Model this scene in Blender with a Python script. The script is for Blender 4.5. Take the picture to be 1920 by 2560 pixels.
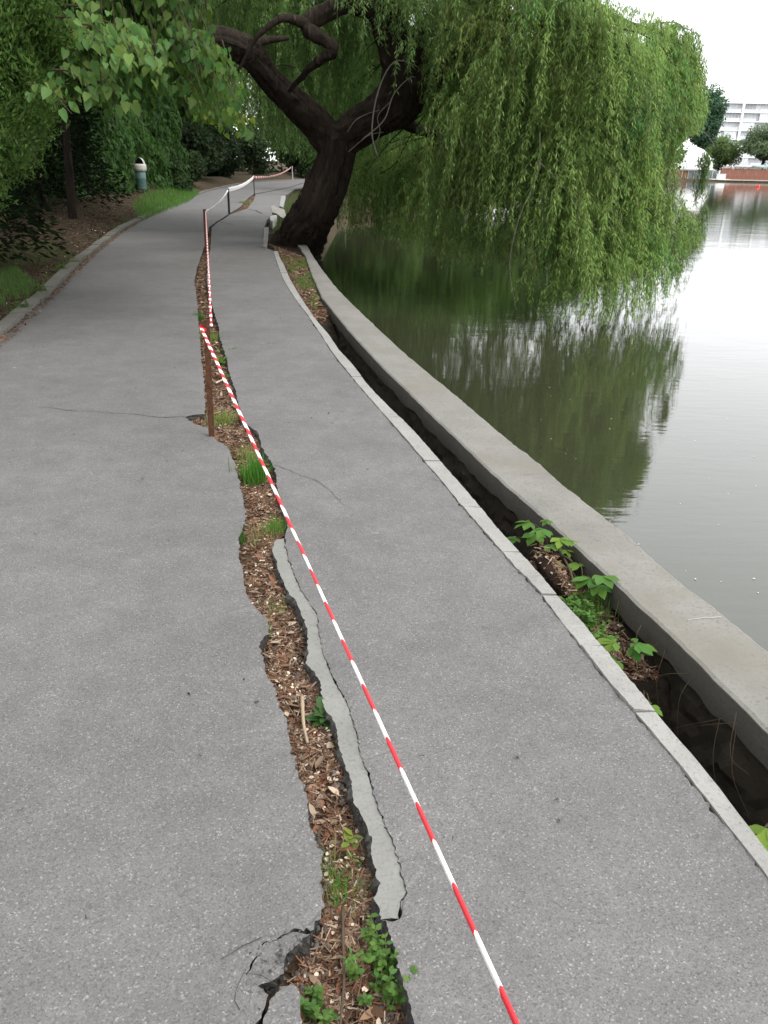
import bpy, math, random
import numpy as np
from mathutils import Vector, Matrix, noise
from mathutils.geometry import delaunay_2d_cdt

rng = np.random.default_rng(7)
random.seed(7)
scene = bpy.context.scene
for o in list(bpy.data.objects):
    bpy.data.objects.remove(o)
COL = scene.collection

# ------------------------------------------------------------------ camera
W, H = 1920, 2560                      # photograph size, used to turn its pixels into directions
F, PITCH, ROLL, EYE = 2000.0, math.radians(23.6), math.radians(1.3), 1.6
cam = bpy.data.cameras.new('camera')
cam.sensor_fit = 'VERTICAL'; cam.sensor_height = 24; cam.lens = F / H * 24
cam.clip_start = 0.05; cam.clip_end = 3000
camo = bpy.data.objects.new('camera', cam); COL.objects.link(camo)
camo.matrix_world = (Matrix.Translation((0, 0, EYE)) @ Matrix.Rotation(math.pi / 2 - PITCH, 4, 'X') @ Matrix.Rotation(ROLL, 4, 'Z'))
scene.camera = camo

# ------------------------------------------------------------------ sky, sun, exposure
SUN_EL, SUN_ROT = math.radians(56), math.radians(125)
world = bpy.data.worlds.new('World'); scene.world = world; world.use_nodes = True
wn = world.node_tree.nodes; wl = world.node_tree.links
wn.clear()
sky = wn.new('ShaderNodeTexSky'); sky.sky_type = 'NISHITA'; sky.sun_disc = False
sky.sun_elevation = SUN_EL; sky.sun_rotation = SUN_ROT
sky.air_density = 1.0; sky.dust_density = 4.0; sky.ozone_density = 1.0
mixw = wn.new('ShaderNodeMix'); mixw.data_type = 'RGBA'
mixw.inputs[0].default_value = 0.82                      # closed cloud cover: mostly even white
mixw.inputs[7].default_value = (16.1, 16.2, 16.5, 1)
bg = wn.new('ShaderNodeBackground'); bg.inputs[1].default_value = 0.10
wo = wn.new('ShaderNodeOutputWorld')
wl.new(sky.outputs[0], mixw.inputs[6]); wl.new(mixw.outputs[2], bg.inputs[0]); wl.new(bg.outputs[0], wo.inputs[0])
sun = bpy.data.lights.new('sun', 'SUN'); sun.energy = 1.5; sun.angle = math.radians(25); sun.color = (1, .97, .92)
suno = bpy.data.objects.new('sun', sun); COL.objects.link(suno)
sd = Vector((math.sin(SUN_ROT) * math.cos(SUN_EL), math.cos(SUN_ROT) * math.cos(SUN_EL), math.sin(SUN_EL)))
suno.rotation_euler = sd.to_track_quat('Z', 'Y').to_euler(); suno.location = (20, 5, 40)
vs = scene.view_settings
vs.view_transform = 'Standard'; vs.look = 'None'; vs.exposure = 0.75; vs.gamma = 1.0; vs.use_curve_mapping = False
scene.render.engine = 'CYCLES'
cy = scene.cycles
cy.use_denoising = True; cy.max_bounces = 7; cy.diffuse_bounces = 3; cy.glossy_bounces = 3
cy.transmission_bounces = 4; cy.transparent_max_bounces = 6
cy.caustics_reflective = False; cy.caustics_refractive = False

# ------------------------------------------------------------------ pixel -> place
CF = np.array([0, math.cos(PITCH), -math.sin(PITCH)]); CU = np.array([0, math.sin(PITCH), math.cos(PITCH)])
CR, SR = math.cos(ROLL), math.sin(ROLL)
def ray(u, v):
    x = (u - W / 2) / F; y = -(v - H / 2) / F
    x, y = CR * x - SR * y, SR * x + CR * y
    return CF + x * np.array([1., 0, 0]) + y * CU
def gp(u, v, z=0.0):                    # the point of the level z seen at a pixel
    d = ray(u, v); return np.array([0, 0, EYE]) + d * ((z - EYE) / d[2])
def at(u, v, Y):                        # the point at forward distance Y seen at a pixel
    d = ray(u, v); return np.array([0, 0, EYE]) + d * (Y / d[1])
def pxl(p):
    p = np.asarray(p, float) - [0, 0, EYE]
    z = p @ CF; x = p[..., 0] / z; y = p @ CU / z
    return (CR * x + SR * y) * F + W / 2, -(-SR * x + CR * y) * F + H / 2
def G(pts, z=0.0): return [gp(u, v, z)[:2] for u, v in pts]
def smooth(t): t = np.clip(t, 0, 1); return t * t * (3 - 2 * t)
def fn(x, y, z=0.0): return noise.noise(Vector((x, y, z)))

# ------------------------------------------------------------------ materials
def mat(name):
    m = bpy.data.materials.new(name); m.use_nodes = True
    n = m.node_tree.nodes; l = m.node_tree.links
    return m, n, l, n['Principled BSDF']
def tex(n, l, kind, scale, coord='Object', detail=6, rough=.6, mapping=None):
    tc = n.new('ShaderNodeTexCoord'); src = tc.outputs[coord]
    if mapping:
        mp = n.new('ShaderNodeMapping'); mp.inputs['Scale'].default_value = mapping
        l.new(src, mp.inputs[0]); src = mp.outputs[0]
    if kind == 'noise':
        t = n.new('ShaderNodeTexNoise'); t.inputs['Detail'].default_value = detail; t.inputs['Roughness'].default_value = rough
    else:
        t = n.new('ShaderNodeTexVoronoi')
    t.inputs['Scale'].default_value = scale; l.new(src, t.inputs['Vector'])
    return t
def ramp(n, l, src, stops):
    r = n.new('ShaderNodeValToRGB'); e = r.color_ramp.elements
    while len(e) < len(stops): e.new(.5)
    for k, (p, c) in enumerate(stops):
        e[k].position = p; e[k].color = (*c, 1) if len(c) == 3 else c
    l.new(src, r.inputs[0]); return r
def mixc(n, l, a, b, fac, mode='MIX'):
    m = n.new('ShaderNodeMix'); m.data_type = 'RGBA'; m.blend_type = mode
    for s, v in ((0, fac), (6, a), (7, b)):
        if hasattr(v, 'is_linked') or hasattr(v, 'links'): l.new(v, m.inputs[s])
        else: m.inputs[s].default_value = v if s == 0 else (*v, 1)
    return m.outputs[2]
def bump(n, l, bs, src, strength, dist):
    b = n.new('ShaderNodeBump'); b.inputs['Strength'].default_value = strength; b.inputs['Distance'].default_value = dist
    l.new(src, b.inputs['Height']); 
    if bs.inputs['Normal'].is_linked: l.new(bs.inputs['Normal'].links[0].from_socket, b.inputs['Normal'])
    l.new(b.outputs[0], bs.inputs['Normal'])

def asphalt_mat(name, base, dark=False):
    m, n, l, b = mat(name)
    big = tex(n, l, 'noise', .9, detail=5)
    c0 = ramp(n, l, big.outputs[0], [(.3, tuple(x * .86 for x in base)), (.7, tuple(x * 1.1 for x in base))]).outputs[0]
    sp = tex(n, l, 'voronoi', 250)
    rnd = n.new('ShaderNodeSeparateColor'); l.new(sp.outputs['Color'], rnd.inputs[0])
    tone = ramp(n, l, rnd.outputs[0], [(0, (.62, .62, .64)), (.12, (.82, .82, .83)), (.5, (.98, .97, .97)), (.88, (1.10, 1.10, 1.09)), (.955, (1.22, 1.22, 1.2)), (.988, (1.75, 1.75, 1.7))]).outputs[0]
    c1 = mixc(n, l, c0, tone, 1.0, 'MULTIPLY')
    fine = tex(n, l, 'noise', 330, detail=2)
    pit = ramp(n, l, fine.outputs[0], [(.32, (.5, .5, .52)), (.42, (1, 1, 1))]).outputs[0]
    c2 = mixc(n, l, c1, pit, .8, 'MULTIPLY')
    blot = tex(n, l, 'noise', 5.0, detail=7, rough=.75)
    bl = ramp(n, l, blot.outputs[0], [(.33, (.84, .84, .85)), (.62, (1.05, 1.04, 1.03))]).outputs[0]
    c3 = mixc(n, l, c2, bl, 1.0, 'MULTIPLY')
    l.new(c3, b.inputs['Base Color']); b.inputs['Roughness'].default_value = .82
    b.inputs['Specular IOR Level'].default_value = .35
    bump(n, l, b, sp.outputs['Distance'], .3, .002); bump(n, l, b, fine.outputs[0], .3, .002)
    if dark:
        ck = tex(n, l, 'noise', 45, detail=6, rough=.7); bump(n, l, b, ck.outputs[0], 1.0, .02)
    return m
M_ASPH = asphalt_mat('asphalt', (.133, .130, .127))
M_EDGE = asphalt_mat('asphalt_broken_edge', (.07, .067, .062), True)

def concrete_mat(name, base, spots=.5, scale=1.0, moss=None):
    m, n, l, b = mat(name)
    t1 = tex(n, l, 'noise', 2.2 * scale, detail=8, rough=.7)
    c = ramp(n, l, t1.outputs[0], [(.3, tuple(x * .78 for x in base)), (.52, base), (.72, tuple(min(1, x * 1.14) for x in base))]).outputs[0]
    t2 = tex(n, l, 'noise', 90 * scale, detail=4, rough=.7)
    g = ramp(n, l, t2.outputs[0], [(.33, (.55, .54, .52)), (.45, (1, 1, 1)), (.7, (1.08, 1.08, 1.06))]).outputs[0]
    c = mixc(n, l, c, g, spots, 'MULTIPLY')
    if moss:
        t3 = tex(n, l, 'noise', 1.3, detail=6, rough=.7)
        f = ramp(n, l, t3.outputs[0], [(.5, (0, 0, 0)), (.68, (1, 1, 1))]).outputs[0]
        c = mixc(n, l, c, moss, f)
    l.new(c, b.inputs['Base Color']); b.inputs['Roughness'].default_value = .9
    b.inputs['Specular IOR Level'].default_value = .25
    bump(n, l, b, t2.outputs[0], .5, .004)
    t4 = tex(n, l, 'noise', 14 * scale, detail=6); bump(n, l, b, t4.outputs[0], .4, .012)
    return m
M_KERB = concrete_mat('kerb_concrete', (.245, .243, .23), .7)
M_KERB_OLD = concrete_mat('old_kerb_concrete', (.135, .13, .115), .6, moss=(.085, .09, .05))
M_LIP = concrete_mat('cement_screed', (.185, .185, .172), .6)
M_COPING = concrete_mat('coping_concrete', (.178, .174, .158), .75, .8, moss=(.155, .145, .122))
M_WALLIN = concrete_mat('dark_wall_concrete', (.055, .050, .042), .7)  # darker mix for the inner face of the coping
M_ROUGH = concrete_mat('eroded_wall_concrete', (.036, .030, .022), .8, moss=(.026, .020, .014))  # base lowered so the gap reads black, its shade put into the colour
M_WHITEROCK = concrete_mat('pale_broken_concrete', (.40, .385, .35), .5)

def soil_mat(name, a, b_, c_, sc=9):
    m, n, l, b = mat(name)
    t = tex(n, l, 'noise', sc, detail=10, rough=.75)
    c = ramp(n, l, t.outputs[0], [(.3, a), (.5, b_), (.72, c_)]).outputs[0]
    l.new(c, b.inputs['Base Color']); b.inputs['Roughness'].default_value = 1; b.inputs['Specular IOR Level'].default_value = .1
    bump(n, l, b, t.outputs[0], 1, .03)
    return m
M_SOIL = soil_mat('soil', (.035, .022, .014), (.09, .058, .038), (.17, .12, .08), 26)
M_DARKSOIL = soil_mat('dark_soil', (.01, .008, .006), (.025, .019, .014), (.05, .038, .028), 12)  # darker brown mix for the gap floor
M_BANK = soil_mat('bank_soil', (.022, .016, .010), (.055, .040, .026), (.06, .065, .028), 3)
M_FARBANK = soil_mat('far_bank', (.06, .08, .03), (.12, .12, .08), (.2, .19, .15), .4)

def attr_mat(name, translucent=.0, rough=.6, spec=.3, bumpy=None):
    m, n, l, b = mat(name)
    a = n.new('ShaderNodeVertexColor'); a.layer_name = 'Col'
    l.new(a.outputs[0], b.inputs['Base Color']); b.inputs['Roughness'].default_value = rough
    b.inputs['Specular IOR Level'].default_value = spec
    if translucent:
        t = n.new('ShaderNodeBsdfTranslucent')
        hs = n.new('ShaderNodeHueSaturation'); hs.inputs['Value'].default_value = 1.25; hs.inputs['Hue'].default_value = .494
        l.new(a.outputs[0], hs.inputs['Color']); l.new(hs.outputs[0], t.inputs[0])
        mx = n.new('ShaderNodeMixShader'); mx.inputs[0].default_value = translucent
        out = n['Material Output']
        l.new(b.outputs[0], mx.inputs[1]); l.new(t.outputs[0], mx.inputs[2]); l.new(mx.outputs[0], out.inputs[0])
    return m
M_LEAF = attr_mat('leaf', .5, .55, .22)
M_LEAFDARK = attr_mat('conifer_leaf', .15, .8, .06)
M_GRASS = attr_mat('grass_blade', .35, .55, .25)
M_LITTER = attr_mat('dry_litter', .1, .85, .15)

def bark_mat(name, a, b_, sc=1.0):
    m, n, l, b = mat(name)
    t = tex(n, l, 'noise', 9 * sc, detail=9, rough=.7, mapping=(1, 1, .28))
    v = tex(n, l, 'noise', 11 * sc, detail=5, rough=.55, mapping=(1, 1, .16)); v.noise_type = 'RIDGED_MULTIFRACTAL'
    c = ramp(n, l, t.outputs[0], [(.3, a), (.7, b_)]).outputs[0]
    f = ramp(n, l, v.outputs[0], [(.22, (.13, .12, .11)), (.62, (.8, .79, .77)), (.95, (1.15, 1.13, 1.1))]).outputs[0]
    c = mixc(n, l, c, f, .9, 'MULTIPLY')
    l.new(c, b.inputs['Base Color']); b.inputs['Roughness'].default_value = .95; b.inputs['Specular IOR Level'].default_value = .15
    bump(n, l, b, v.outputs[0], 1.0, .07); bump(n, l, b, t.outputs[0], .8, .05)
    return m
M_BARK = bark_mat('willow_bark', (.045, .035, .027), (.165, .128, .098))
M_BARKD = bark_mat('dark_bark', (.03, .024, .018), (.075, .06, .045))
def plain(name, c, rough=.6, metal=0.0, spec=.4, var=.15, sc=20):
    m, n, l, b = mat(name)
    t = tex(n, l, 'noise', sc, detail=6, rough=.7)
    r = ramp(n, l, t.outputs[0], [(.3, tuple(x * (1 - var) for x in c)), (.7, tuple(min(1, x * (1 + var)) for x in c))]).outputs[0]
    l.new(r, b.inputs['Base Color']); b.inputs['Roughness'].default_value = rough; b.inputs['Metallic'].default_value = metal
    b.inputs['Specular IOR Level'].default_value = spec
    return m
M_TWIG = plain('grey_twig', (.17, .15, .125), .9, spec=.1)
M_TWIGB = plain('brown_twig', (.075, .058, .04), .9, spec=.1)
M_STEM = plain('green_stem', (.10, .12, .045), .8, spec=.2)
M_RUST = plain('rusted_steel', (.085, .04, .022), .85, .2, .2, .5, 40)
M_DARKSTEEL = plain('dark_painted_steel', (.03, .03, .03), .6, .3)
M_GREYPOLE = plain('grey_pole', (.4, .4, .4), .6)
M_CRACKC = plain('dark_crack_soil', (.045, .038, .030), 1, spec=.05)  # dark soil colour of the flat crack strips
M_PALECR = plain('pale_filled_crack', (.42, .40, .36), 1, spec=.1)

# red and white tape: printed bands along the ribbon (U runs in metres)
M_TAPE, n, l, b = mat('barrier_tape')
uv = n.new('ShaderNodeUVMap'); sx = n.new('ShaderNodeSeparateXYZ'); l.new(uv.outputs[0], sx.inputs[0])
sl = n.new('ShaderNodeMath'); sl.operation = 'MULTIPLY_ADD'; sl.inputs[1].default_value = .016; l.new(sx.outputs[1], sl.inputs[0]); l.new(sx.outputs[0], sl.inputs[2])
md = n.new('ShaderNodeMath'); md.operation = 'PINGPONG'; md.inputs[1].default_value = .0845; l.new(sl.outputs[0], md.inputs[0])
gt = n.new('ShaderNodeMath'); gt.operation = 'GREATER_THAN'; gt.inputs[1].default_value = .0422; l.new(md.outputs[0], gt.inputs[0])
l.new(mixc(n, l, (.80, .79, .78), (.60, .018, .028), gt.outputs[0]), b.inputs['Base Color'])
b.inputs['Roughness'].default_value = .5

# murky lake water
M_WATER, n, l, b = mat('lake_water')
b.inputs['Base Color'].default_value = (.028, .031, .017, 1); b.inputs['Roughness'].default_value = .025
b.inputs['IOR'].default_value = 1.58; b.inputs['Specular IOR Level'].default_value = .62
w1 = tex(n, l, 'noise', .55, detail=3, rough=.5, mapping=(1, 1.6, 1)); bump(n, l, b, w1.outputs[0], .028, .22)
w2 = tex(n, l, 'noise', 4.5, detail=3, rough=.55, mapping=(.6, 2.2, 1)); bump(n, l, b, w2.outputs[0], .028, .05)

# ------------------------------------------------------------------ mesh helpers
def tag(o, label=None, cat=None, group=None, kind=None):
    if label: o['label'] = label
    if cat: o['category'] = cat
    if group: o['group'] = group
    if kind: o['kind'] = kind
    return o
def link(name, me, m=None, parent=None):
    o = bpy.data.objects.new(name, me); COL.objects.link(o)
    if m is not None and me is not None and not me.materials: me.materials.append(m)
    if parent is not None:
        o.parent = parent; o.matrix_parent_inverse = parent.matrix_world.inverted()
    return o
def empty(name, loc=(0, 0, 0), parent=None):
    o = bpy.data.objects.new(name, None); COL.objects.link(o); o.location = loc
    o.matrix_world = Matrix.Translation(loc); o.empty_display_size = .1
    if parent is not None: o.parent = parent; o.matrix_parent_inverse = parent.matrix_world.inverted()
    return o
def pyobj(name, v, f, m, parent=None, shade=False):
    me = bpy.data.meshes.new(name); me.from_pydata([tuple(map(float, p)) for p in v], [], [tuple(map(int, q)) for q in f]); me.update()
    if shade: me.polygons.foreach_set('use_smooth', [True] * len(me.polygons))
    return link(name, me, m, parent)
def fast_mesh(name, V, quads, col=None):
    """V (n,3), quads (m,k) with k the same everywhere"""
    me = bpy.data.meshes.new(name); k = quads.shape[1]
    me.vertices.add(len(V)); me.vertices.foreach_set('co', np.ascontiguousarray(V, np.float32).ravel())
    me.loops.add(quads.size); me.loops.foreach_set('vertex_index', np.ascontiguousarray(quads, np.int32).ravel())
    me.polygons.add(len(quads)); me.polygons.foreach_set('loop_start', np.arange(0, quads.size, k, dtype=np.int32))
    me.polygons.foreach_set('loop_total', np.full(len(quads), k, np.int32))
    me.update(calc_edges=True)
    if col is not None:
        a = me.color_attributes.new('Col', 'FLOAT_COLOR', 'POINT')
        c = np.ones((len(V), 4), np.float32); c[:, :3] = col; a.data.foreach_set('color', c.ravel())
    return me
def norm(a): return a / np.maximum(np.linalg.norm(a, axis=-1, keepdims=True), 1e-9)
def blades(tv, tq, P, axis, nrm, size, col):
    """copies of a small leaf template (x across, y along, z normal) -> verts, quads, colours"""
    axis = norm(axis); right = norm(np.cross(axis, nrm)); nn = np.cross(right, axis)
    size = np.asarray(size); size = size[:, None] if size.ndim == 1 else size     # (N,1) or (N,3)
    if size.shape[1] == 1: size = np.repeat(size, 3, 1)
    T = tv[None] * size[:, None, :]
    V = P[:, None] + T[..., :1] * right[:, None] + T[..., 1:2] * axis[:, None] + T[..., 2:] * nn[:, None]
    Q = tq[None] + (np.arange(len(P)) * len(tv))[:, None, None]
    return V.reshape(-1, 3), Q.reshape(-1, tq.shape[1]), np.repeat(col, len(tv), 0)
LANCE = (np.array([[0, 0, 0], [.085, .42, .012], [0, 1, -.06], [-.085, .42, .012]], float), np.array([[0, 1, 2, 3]]))
HEART = (np.array([[0, 0, 0], [.26, -.06, .06], [.40, .24, .07], [.27, .64, .02], [0, 1, -.16], [-.27, .64, .02], [-.40, .24, .07], [-.26, -.06, .06]], float),
         np.array([[0, 1, 2, 3, 4], [0, 4, 5, 6, 7]]))
OVAL = (np.array([[0, 0, 0], [.30, .35, .04], [.22, .75, .0], [0, 1, -.06], [-.22, .75, 0], [-.30, .35, .04]], float), np.array([[0, 1, 2, 3], [0, 3, 4, 5]]))
BLADE = (np.array([[-.03, 0, 0], [.03, 0, 0], [.024, .55, .06], [.002, 1, .26], [-.002, 1, .26], [-.024, .55, .06]], float), np.array([[0, 1, 2, 5], [5, 2, 3, 4]]))
CHIP = (np.array([[-.5, -.5, 0], [.42, -.5, .12], [.5, .5, -.04], [-.38, .46, .16]], float), np.array([[0, 1, 2, 3]]))
def rnd_dirs(n): return norm(rng.normal(size=(n, 3)))
def join(parts):
    off = 0; Vs, Qs, Cs = [], [], []
    for V, Q, C in parts:
        Vs.append(V); Qs.append(Q + off); Cs.append(C); off += len(V)
    return np.concatenate(Vs), np.concatenate(Qs), np.concatenate(Cs)
def tint(n, base, var=.25, yellow=.12):
    b = np.array(base)[None] * (1 + rng.uniform(-var, var, (n, 1)))
    y = rng.uniform(-yellow, yellow, (n, 1)); b[:, :1] *= 1 + y * 1.4; b[:, 2:] *= 1 - y
    return np.clip(b, .003, 1)

def spline(pts, k):
    P = np.asarray(pts, float); n = len(P)
    if n < 3: return np.array([P[0] + (P[-1] - P[0]) * t for t in np.linspace(0, 1, k)])
    E = np.vstack([2 * P[0] - P[1], P, 2 * P[-1] - P[-2]]); out = []
    for t in np.linspace(0, n - 1 - 1e-9, k):
        i = int(t); f = t - i; a, b_, c, d = E[i], E[i + 1], E[i + 2], E[i + 3]
        out.append(.5 * (2 * b_ + (c - a) * f + (2 * a - 5 * b_ + 4 * c - d) * f * f + (-a + 3 * b_ - 3 * c + d) * f ** 3))
    return np.array(out)
def tube(pts, rad, ns=8, rough=0.0, seed=0.0, cap=True):
    pts = np.asarray(pts, float); rad = np.asarray(rad, float); n = len(pts)
    tan = norm(np.gradient(pts, axis=0)); up = np.array([0., 0, 1]) if abs(tan[0][2]) < .9 else np.array([0, 1., 0])
    a = norm(np.cross(tan[0], up)); V = []
    for i in range(n):
        a = norm(a - tan[i] * (a @ tan[i])); b_ = np.cross(tan[i], a)
        for k in range(ns):
            th = 2 * math.pi * k / ns; d = math.cos(th) * a + math.sin(th) * b_
            r = rad[i]
            if rough:
                s = i * np.linalg.norm(pts[min(i, n - 1)] - pts[max(i - 1, 0)])
                cr = fn(math.cos(th) * 3.2 + seed, math.sin(th) * 3.2, s * .55); cr2 = fn(math.cos(th) * 7 + seed, math.sin(th) * 7, s * 1.3)
                r *= 1 - rough * .5 * max(0, 1 - abs(cr) * 7) * (ns > 30) - rough * .32 * max(0, 1 - abs(cr2) * 5) * (ns > 30) + rough * (1.1 * fn(math.cos(th) * 1.1 + seed, math.sin(th) * 1.1, s * .8) + .8 * abs(fn(math.cos(th) * 4 + seed, math.sin(th) * 4, s * 1.2)) + .35 * fn(math.cos(th) * 9, math.sin(th) * 9 + seed, s * 5))
            V.append(pts[i] + d * r)
    Fc = [(i * ns + k, i * ns + (k + 1) % ns, (i + 1) * ns + (k + 1) % ns, (i + 1) * ns + k) for i in range(n - 1) for k in range(ns)]
    if cap:
        Fc.append(tuple(range(ns))[::-1]); Fc.append(tuple(range((n - 1) * ns, n * ns)))
    return V, Fc
def merge(list_vf):
    V, Fc = [], []
    for v, f in list_vf:
        o = len(V); V += list(v); Fc += [tuple(i + o for i in q) for q in f]
    return V, Fc
def box(x0, x1, y0, y1, z0, z1):
    v = [(x, y, z) for z in (z0, z1) for y in (y0, y1) for x in (x0, x1)]
    return v, [(0, 2, 3, 1), (4, 5, 7, 6), (0, 1, 5, 4), (2, 6, 7, 3), (0, 4, 6, 2), (1, 3, 7, 5)]
def densify(pts, amp=.006, seed=0.0, step=None):
    out = []
    pts = [np.asarray(p, float)[:2] for p in pts]
    for a, b_ in zip(pts[:-1], pts[1:]):
        L = np.linalg.norm(b_ - a); d = max(.5, np.linalg.norm((a + b_) / 2))
        st = step or max(.007, .005 * d); k = max(1, int(L / st))
        nrm = np.array([-(b_ - a)[1], (b_ - a)[0]]) / max(L, 1e-6)
        for i in range(k):
            p = a + (b_ - a) * i / k
            s = min(1, d / 2.0 + .4)
            j = amp * s * (1.2 * fn(p[0] * 11, p[1] * 11, seed) + 1.0 * fn(p[0] * 45, p[1] * 45, seed + 3) + .8 * fn(p[0] * 120, p[1] * 120, seed + 6)) if amp else 0
            out.append(p + nrm * j)
    out.append(pts[-1]); return out
def inside(px, py, poly):
    poly = np.asarray(poly); r = np.zeros(len(px), bool); j = len(poly) - 1
    for i in range(len(poly)):
        xi, yi = poly[i]; xj, yj = poly[j]
        c = ((yi > py) != (yj > py)) & (px < (xj - xi) * (py - yi) / (yj - yi + 1e-15) + xi)
        r ^= c; j = i
    return r
def zpath(x, y):
    return .016 * fn(x * .35, y * .22, 4.0) + .005 * fn(x * 1.3, y * 1.1, 9.0)
def sheet(name, outline, zf, m, parent=None, grid=None, skirt=None, m_side=None, crumble=0.0, jag=.006, seed=0, bulge=1.0):
    """flat piece with any outline: triangulated top + (skirt) broken sides"""
    ol = np.array(outline); n = len(ol)
    pts = [ol]
    for (y0, y1, s) in (grid or []):
        gx, gy = np.meshgrid(np.arange(ol[:, 0].min(), ol[:, 0].max(), s), np.arange(y0, y1, s))
        gx = gx.ravel(); gy = gy.ravel(); k = inside(gx, gy, ol); pts.append(np.stack([gx[k], gy[k]], 1))
    P = np.concatenate(pts)
    r = delaunay_2d_cdt([Vector(p) for p in P], [], [list(range(n))], 1, 1e-5)
    edge = set()
    for i, src in enumerate(r[3]):
        if any(s < n for s in src): edge.add(i)
    V = [(p.x, p.y, zf(p.x, p.y) - (crumble * abs(fn(p.x * 30, p.y * 30, seed)) if i in edge else 0)) for i, p in enumerate(r[0])]
    Fc = []
    for f in r[2]:
        a, b_, c = (V[k] for k in f[:3])
        if (b_[0] - a[0]) * (c[1] - a[1]) - (b_[1] - a[1]) * (c[0] - a[0]) < 0: f = f[::-1]
        Fc.append(tuple(f))
    o = pyobj(name, V, Fc, m, parent)
    if skirt:
        area = .5 * np.sum(ol[:, 0] * np.roll(ol[:, 1], -1) - np.roll(ol[:, 0], -1) * ol[:, 1])
        t = np.roll(ol, -1, 0) - np.roll(ol, 1, 0); nn = norm(np.stack([t[:, 1], -t[:, 0]], 1)) * (1 if area > 0 else -1)
        rows = [0, .12, .3, .55, .8, 1]; SV = []
        for q in rows:
            for i in range(n):
                x, y = ol[i]
                j = 0 if q == 0 else jag * (1.6 * fn(x * 22, y * 22, q * 3 + seed) + 1.4 * fn(x * 60, y * 60, q * 7)) + jag * .7 * math.sin(q * 3)
                if bulge < 0 and q > 0: j = -abs(j) - jag * q * 2
                z0 = zf(x, y) - (crumble * abs(fn(x * 30, y * 30, seed)))
                SV.append((x + nn[i][0] * j, y + nn[i][1] * j, z0 - q * skirt))
        SF = []
        for a in range(len(rows) - 1):
            for i in range(n):
                k = (i + 1) % n
                SF.append((a * n + i, (a + 1) * n + i, (a + 1) * n + k, a * n + k) if area > 0 else (a * n + i, a * n + k, (a + 1) * n + k, (a + 1) * n + i))
        s = pyobj('broken_edge', SV, SF, m_side or M_EDGE, o)
    return o

# ================================================================== the ground plan
KERB_IN = G([(0, 851), (58, 799), (116, 747), (174, 689), (231, 634), (289, 588), (347, 553), (405, 524), (463, 498), (521, 478), (579, 464), (637, 455), (735, 447)])
KERB_IN = [np.array([-2.75, -3.0]), np.array([-2.95, 1.0]), np.array([-3.25, 4.6])] + KERB_IN
KERB_IN[-1] = np.array([-8.6, 80.5]); KERB_IN += [np.array([-3.0, 85.0]), np.array([6.0, 90.0])]
R_OUT = G([(1898, 2106), (1777, 1950), (1730, 1893), (1684, 1842), (1637, 1786), (1596, 1735), (1545, 1674), (1503, 1621), (1452, 1558), (1391, 1493), (1345, 1438), (1299, 1387), (1243, 1326), (1201, 1273), (1116, 1173), (1035, 1080), (960, 1005), (918, 960), (879, 909), (848, 876), (822, 837), (783, 792), (749, 740), (725, 698), (714, 672), (699, 644), (694, 629)])
R_IN = G([(1920, 2199), (1721, 1950), (1684, 1902), (1628, 1837), (1568, 1767), (1512, 1702), (1452, 1623), (1401, 1558), (1350, 1489), (1275, 1410), (1220, 1345), (1150, 1264), (1110, 1213), (1047, 1138), (960, 1037), (894, 960), (850, 907), (829, 879), (801, 835), (770, 790), (744, 757), (720, 720), (705, 692), (692, 657), (682, 626)])
R_OUT = [np.array([1.34, -3.0]), np.array([1.09, .8])] + R_OUT
R_IN = [np.array([1.22, -3.0]), np.array([.98, .8])] + R_IN
WALL_IN = G([(1920, 1818), (1823, 1730), (1758, 1665), (1674, 1586), (1591, 1512), (1503, 1428), (1428, 1359), (1336, 1273), (1249, 1199), (1163, 1115), (1047, 999), (960, 918), (900, 855), (868, 822), (824, 770), (799, 742), (790, 714), (777, 679), (768, 640)], .03)
WALL_OUT = G([(1911, 1610), (1837, 1554), (1749, 1489), (1665, 1424), (1614, 1377), (1549, 1317), (1493, 1275), (1410, 1210), (1345, 1150), (1272, 1098), (1191, 1028), (1122, 970), (1029, 895), (960, 834), (911, 787), (879, 757), (842, 720), (809, 677), (779, 633)], .03)
WALL_IN = [np.array([1.95, -3.0]), np.array([1.5, .9])] + WALL_IN
WALL_OUT = [np.array([2.36, -3.0]), np.array([1.88, .9])] + WALL_OUT + [np.array([-2.2, 20.5])]
WALL_IN = WALL_IN + [np.array([-2.5, 20.3])]
CR_L = G([(756, 2560), (746, 2468), (722, 2436), (741, 2372), (770, 2333), (801, 2290), (809, 2227), (799, 2130), (780, 2073), (760, 1976), (731, 1889), (712, 1793), (688, 1721), (657, 1672), (647, 1614), (672, 1582), (662, 1540), (636, 1515), (615, 1477), (603, 1422), (596, 1380), (598, 1338), (613, 1304), (611, 1253), (598, 1203), (586, 1156), (569, 1114), (534, 1091), (521, 1066), (505, 1062), (480, 1054), (462, 1039), (480, 1034), (512, 1030), (514, 1013), (511, 968), (507, 923), (503, 887), (500, 841), (496, 805), (494, 765), (486, 701), (492, 672), (503, 640), (515, 602), (523, 568), (543, 552), (572, 534), (600, 518), (620, 495), (634, 485)])
CR_R = G([(1035, 2560), (1006, 2458), (987, 2396), (975, 2347), (953, 2299)])
LIP_L = G([(953, 2299), (936, 2246), (951, 2208), (934, 2169), (927, 2092), (905, 2044), (886, 2005), (876, 1947), (852, 1884), (842, 1817), (813, 1769), (799, 1701), (765, 1653), (770, 1629), (767, 1574), (750, 1511), (712, 1464), (695, 1413), (681, 1371), (691, 1346)])
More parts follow.
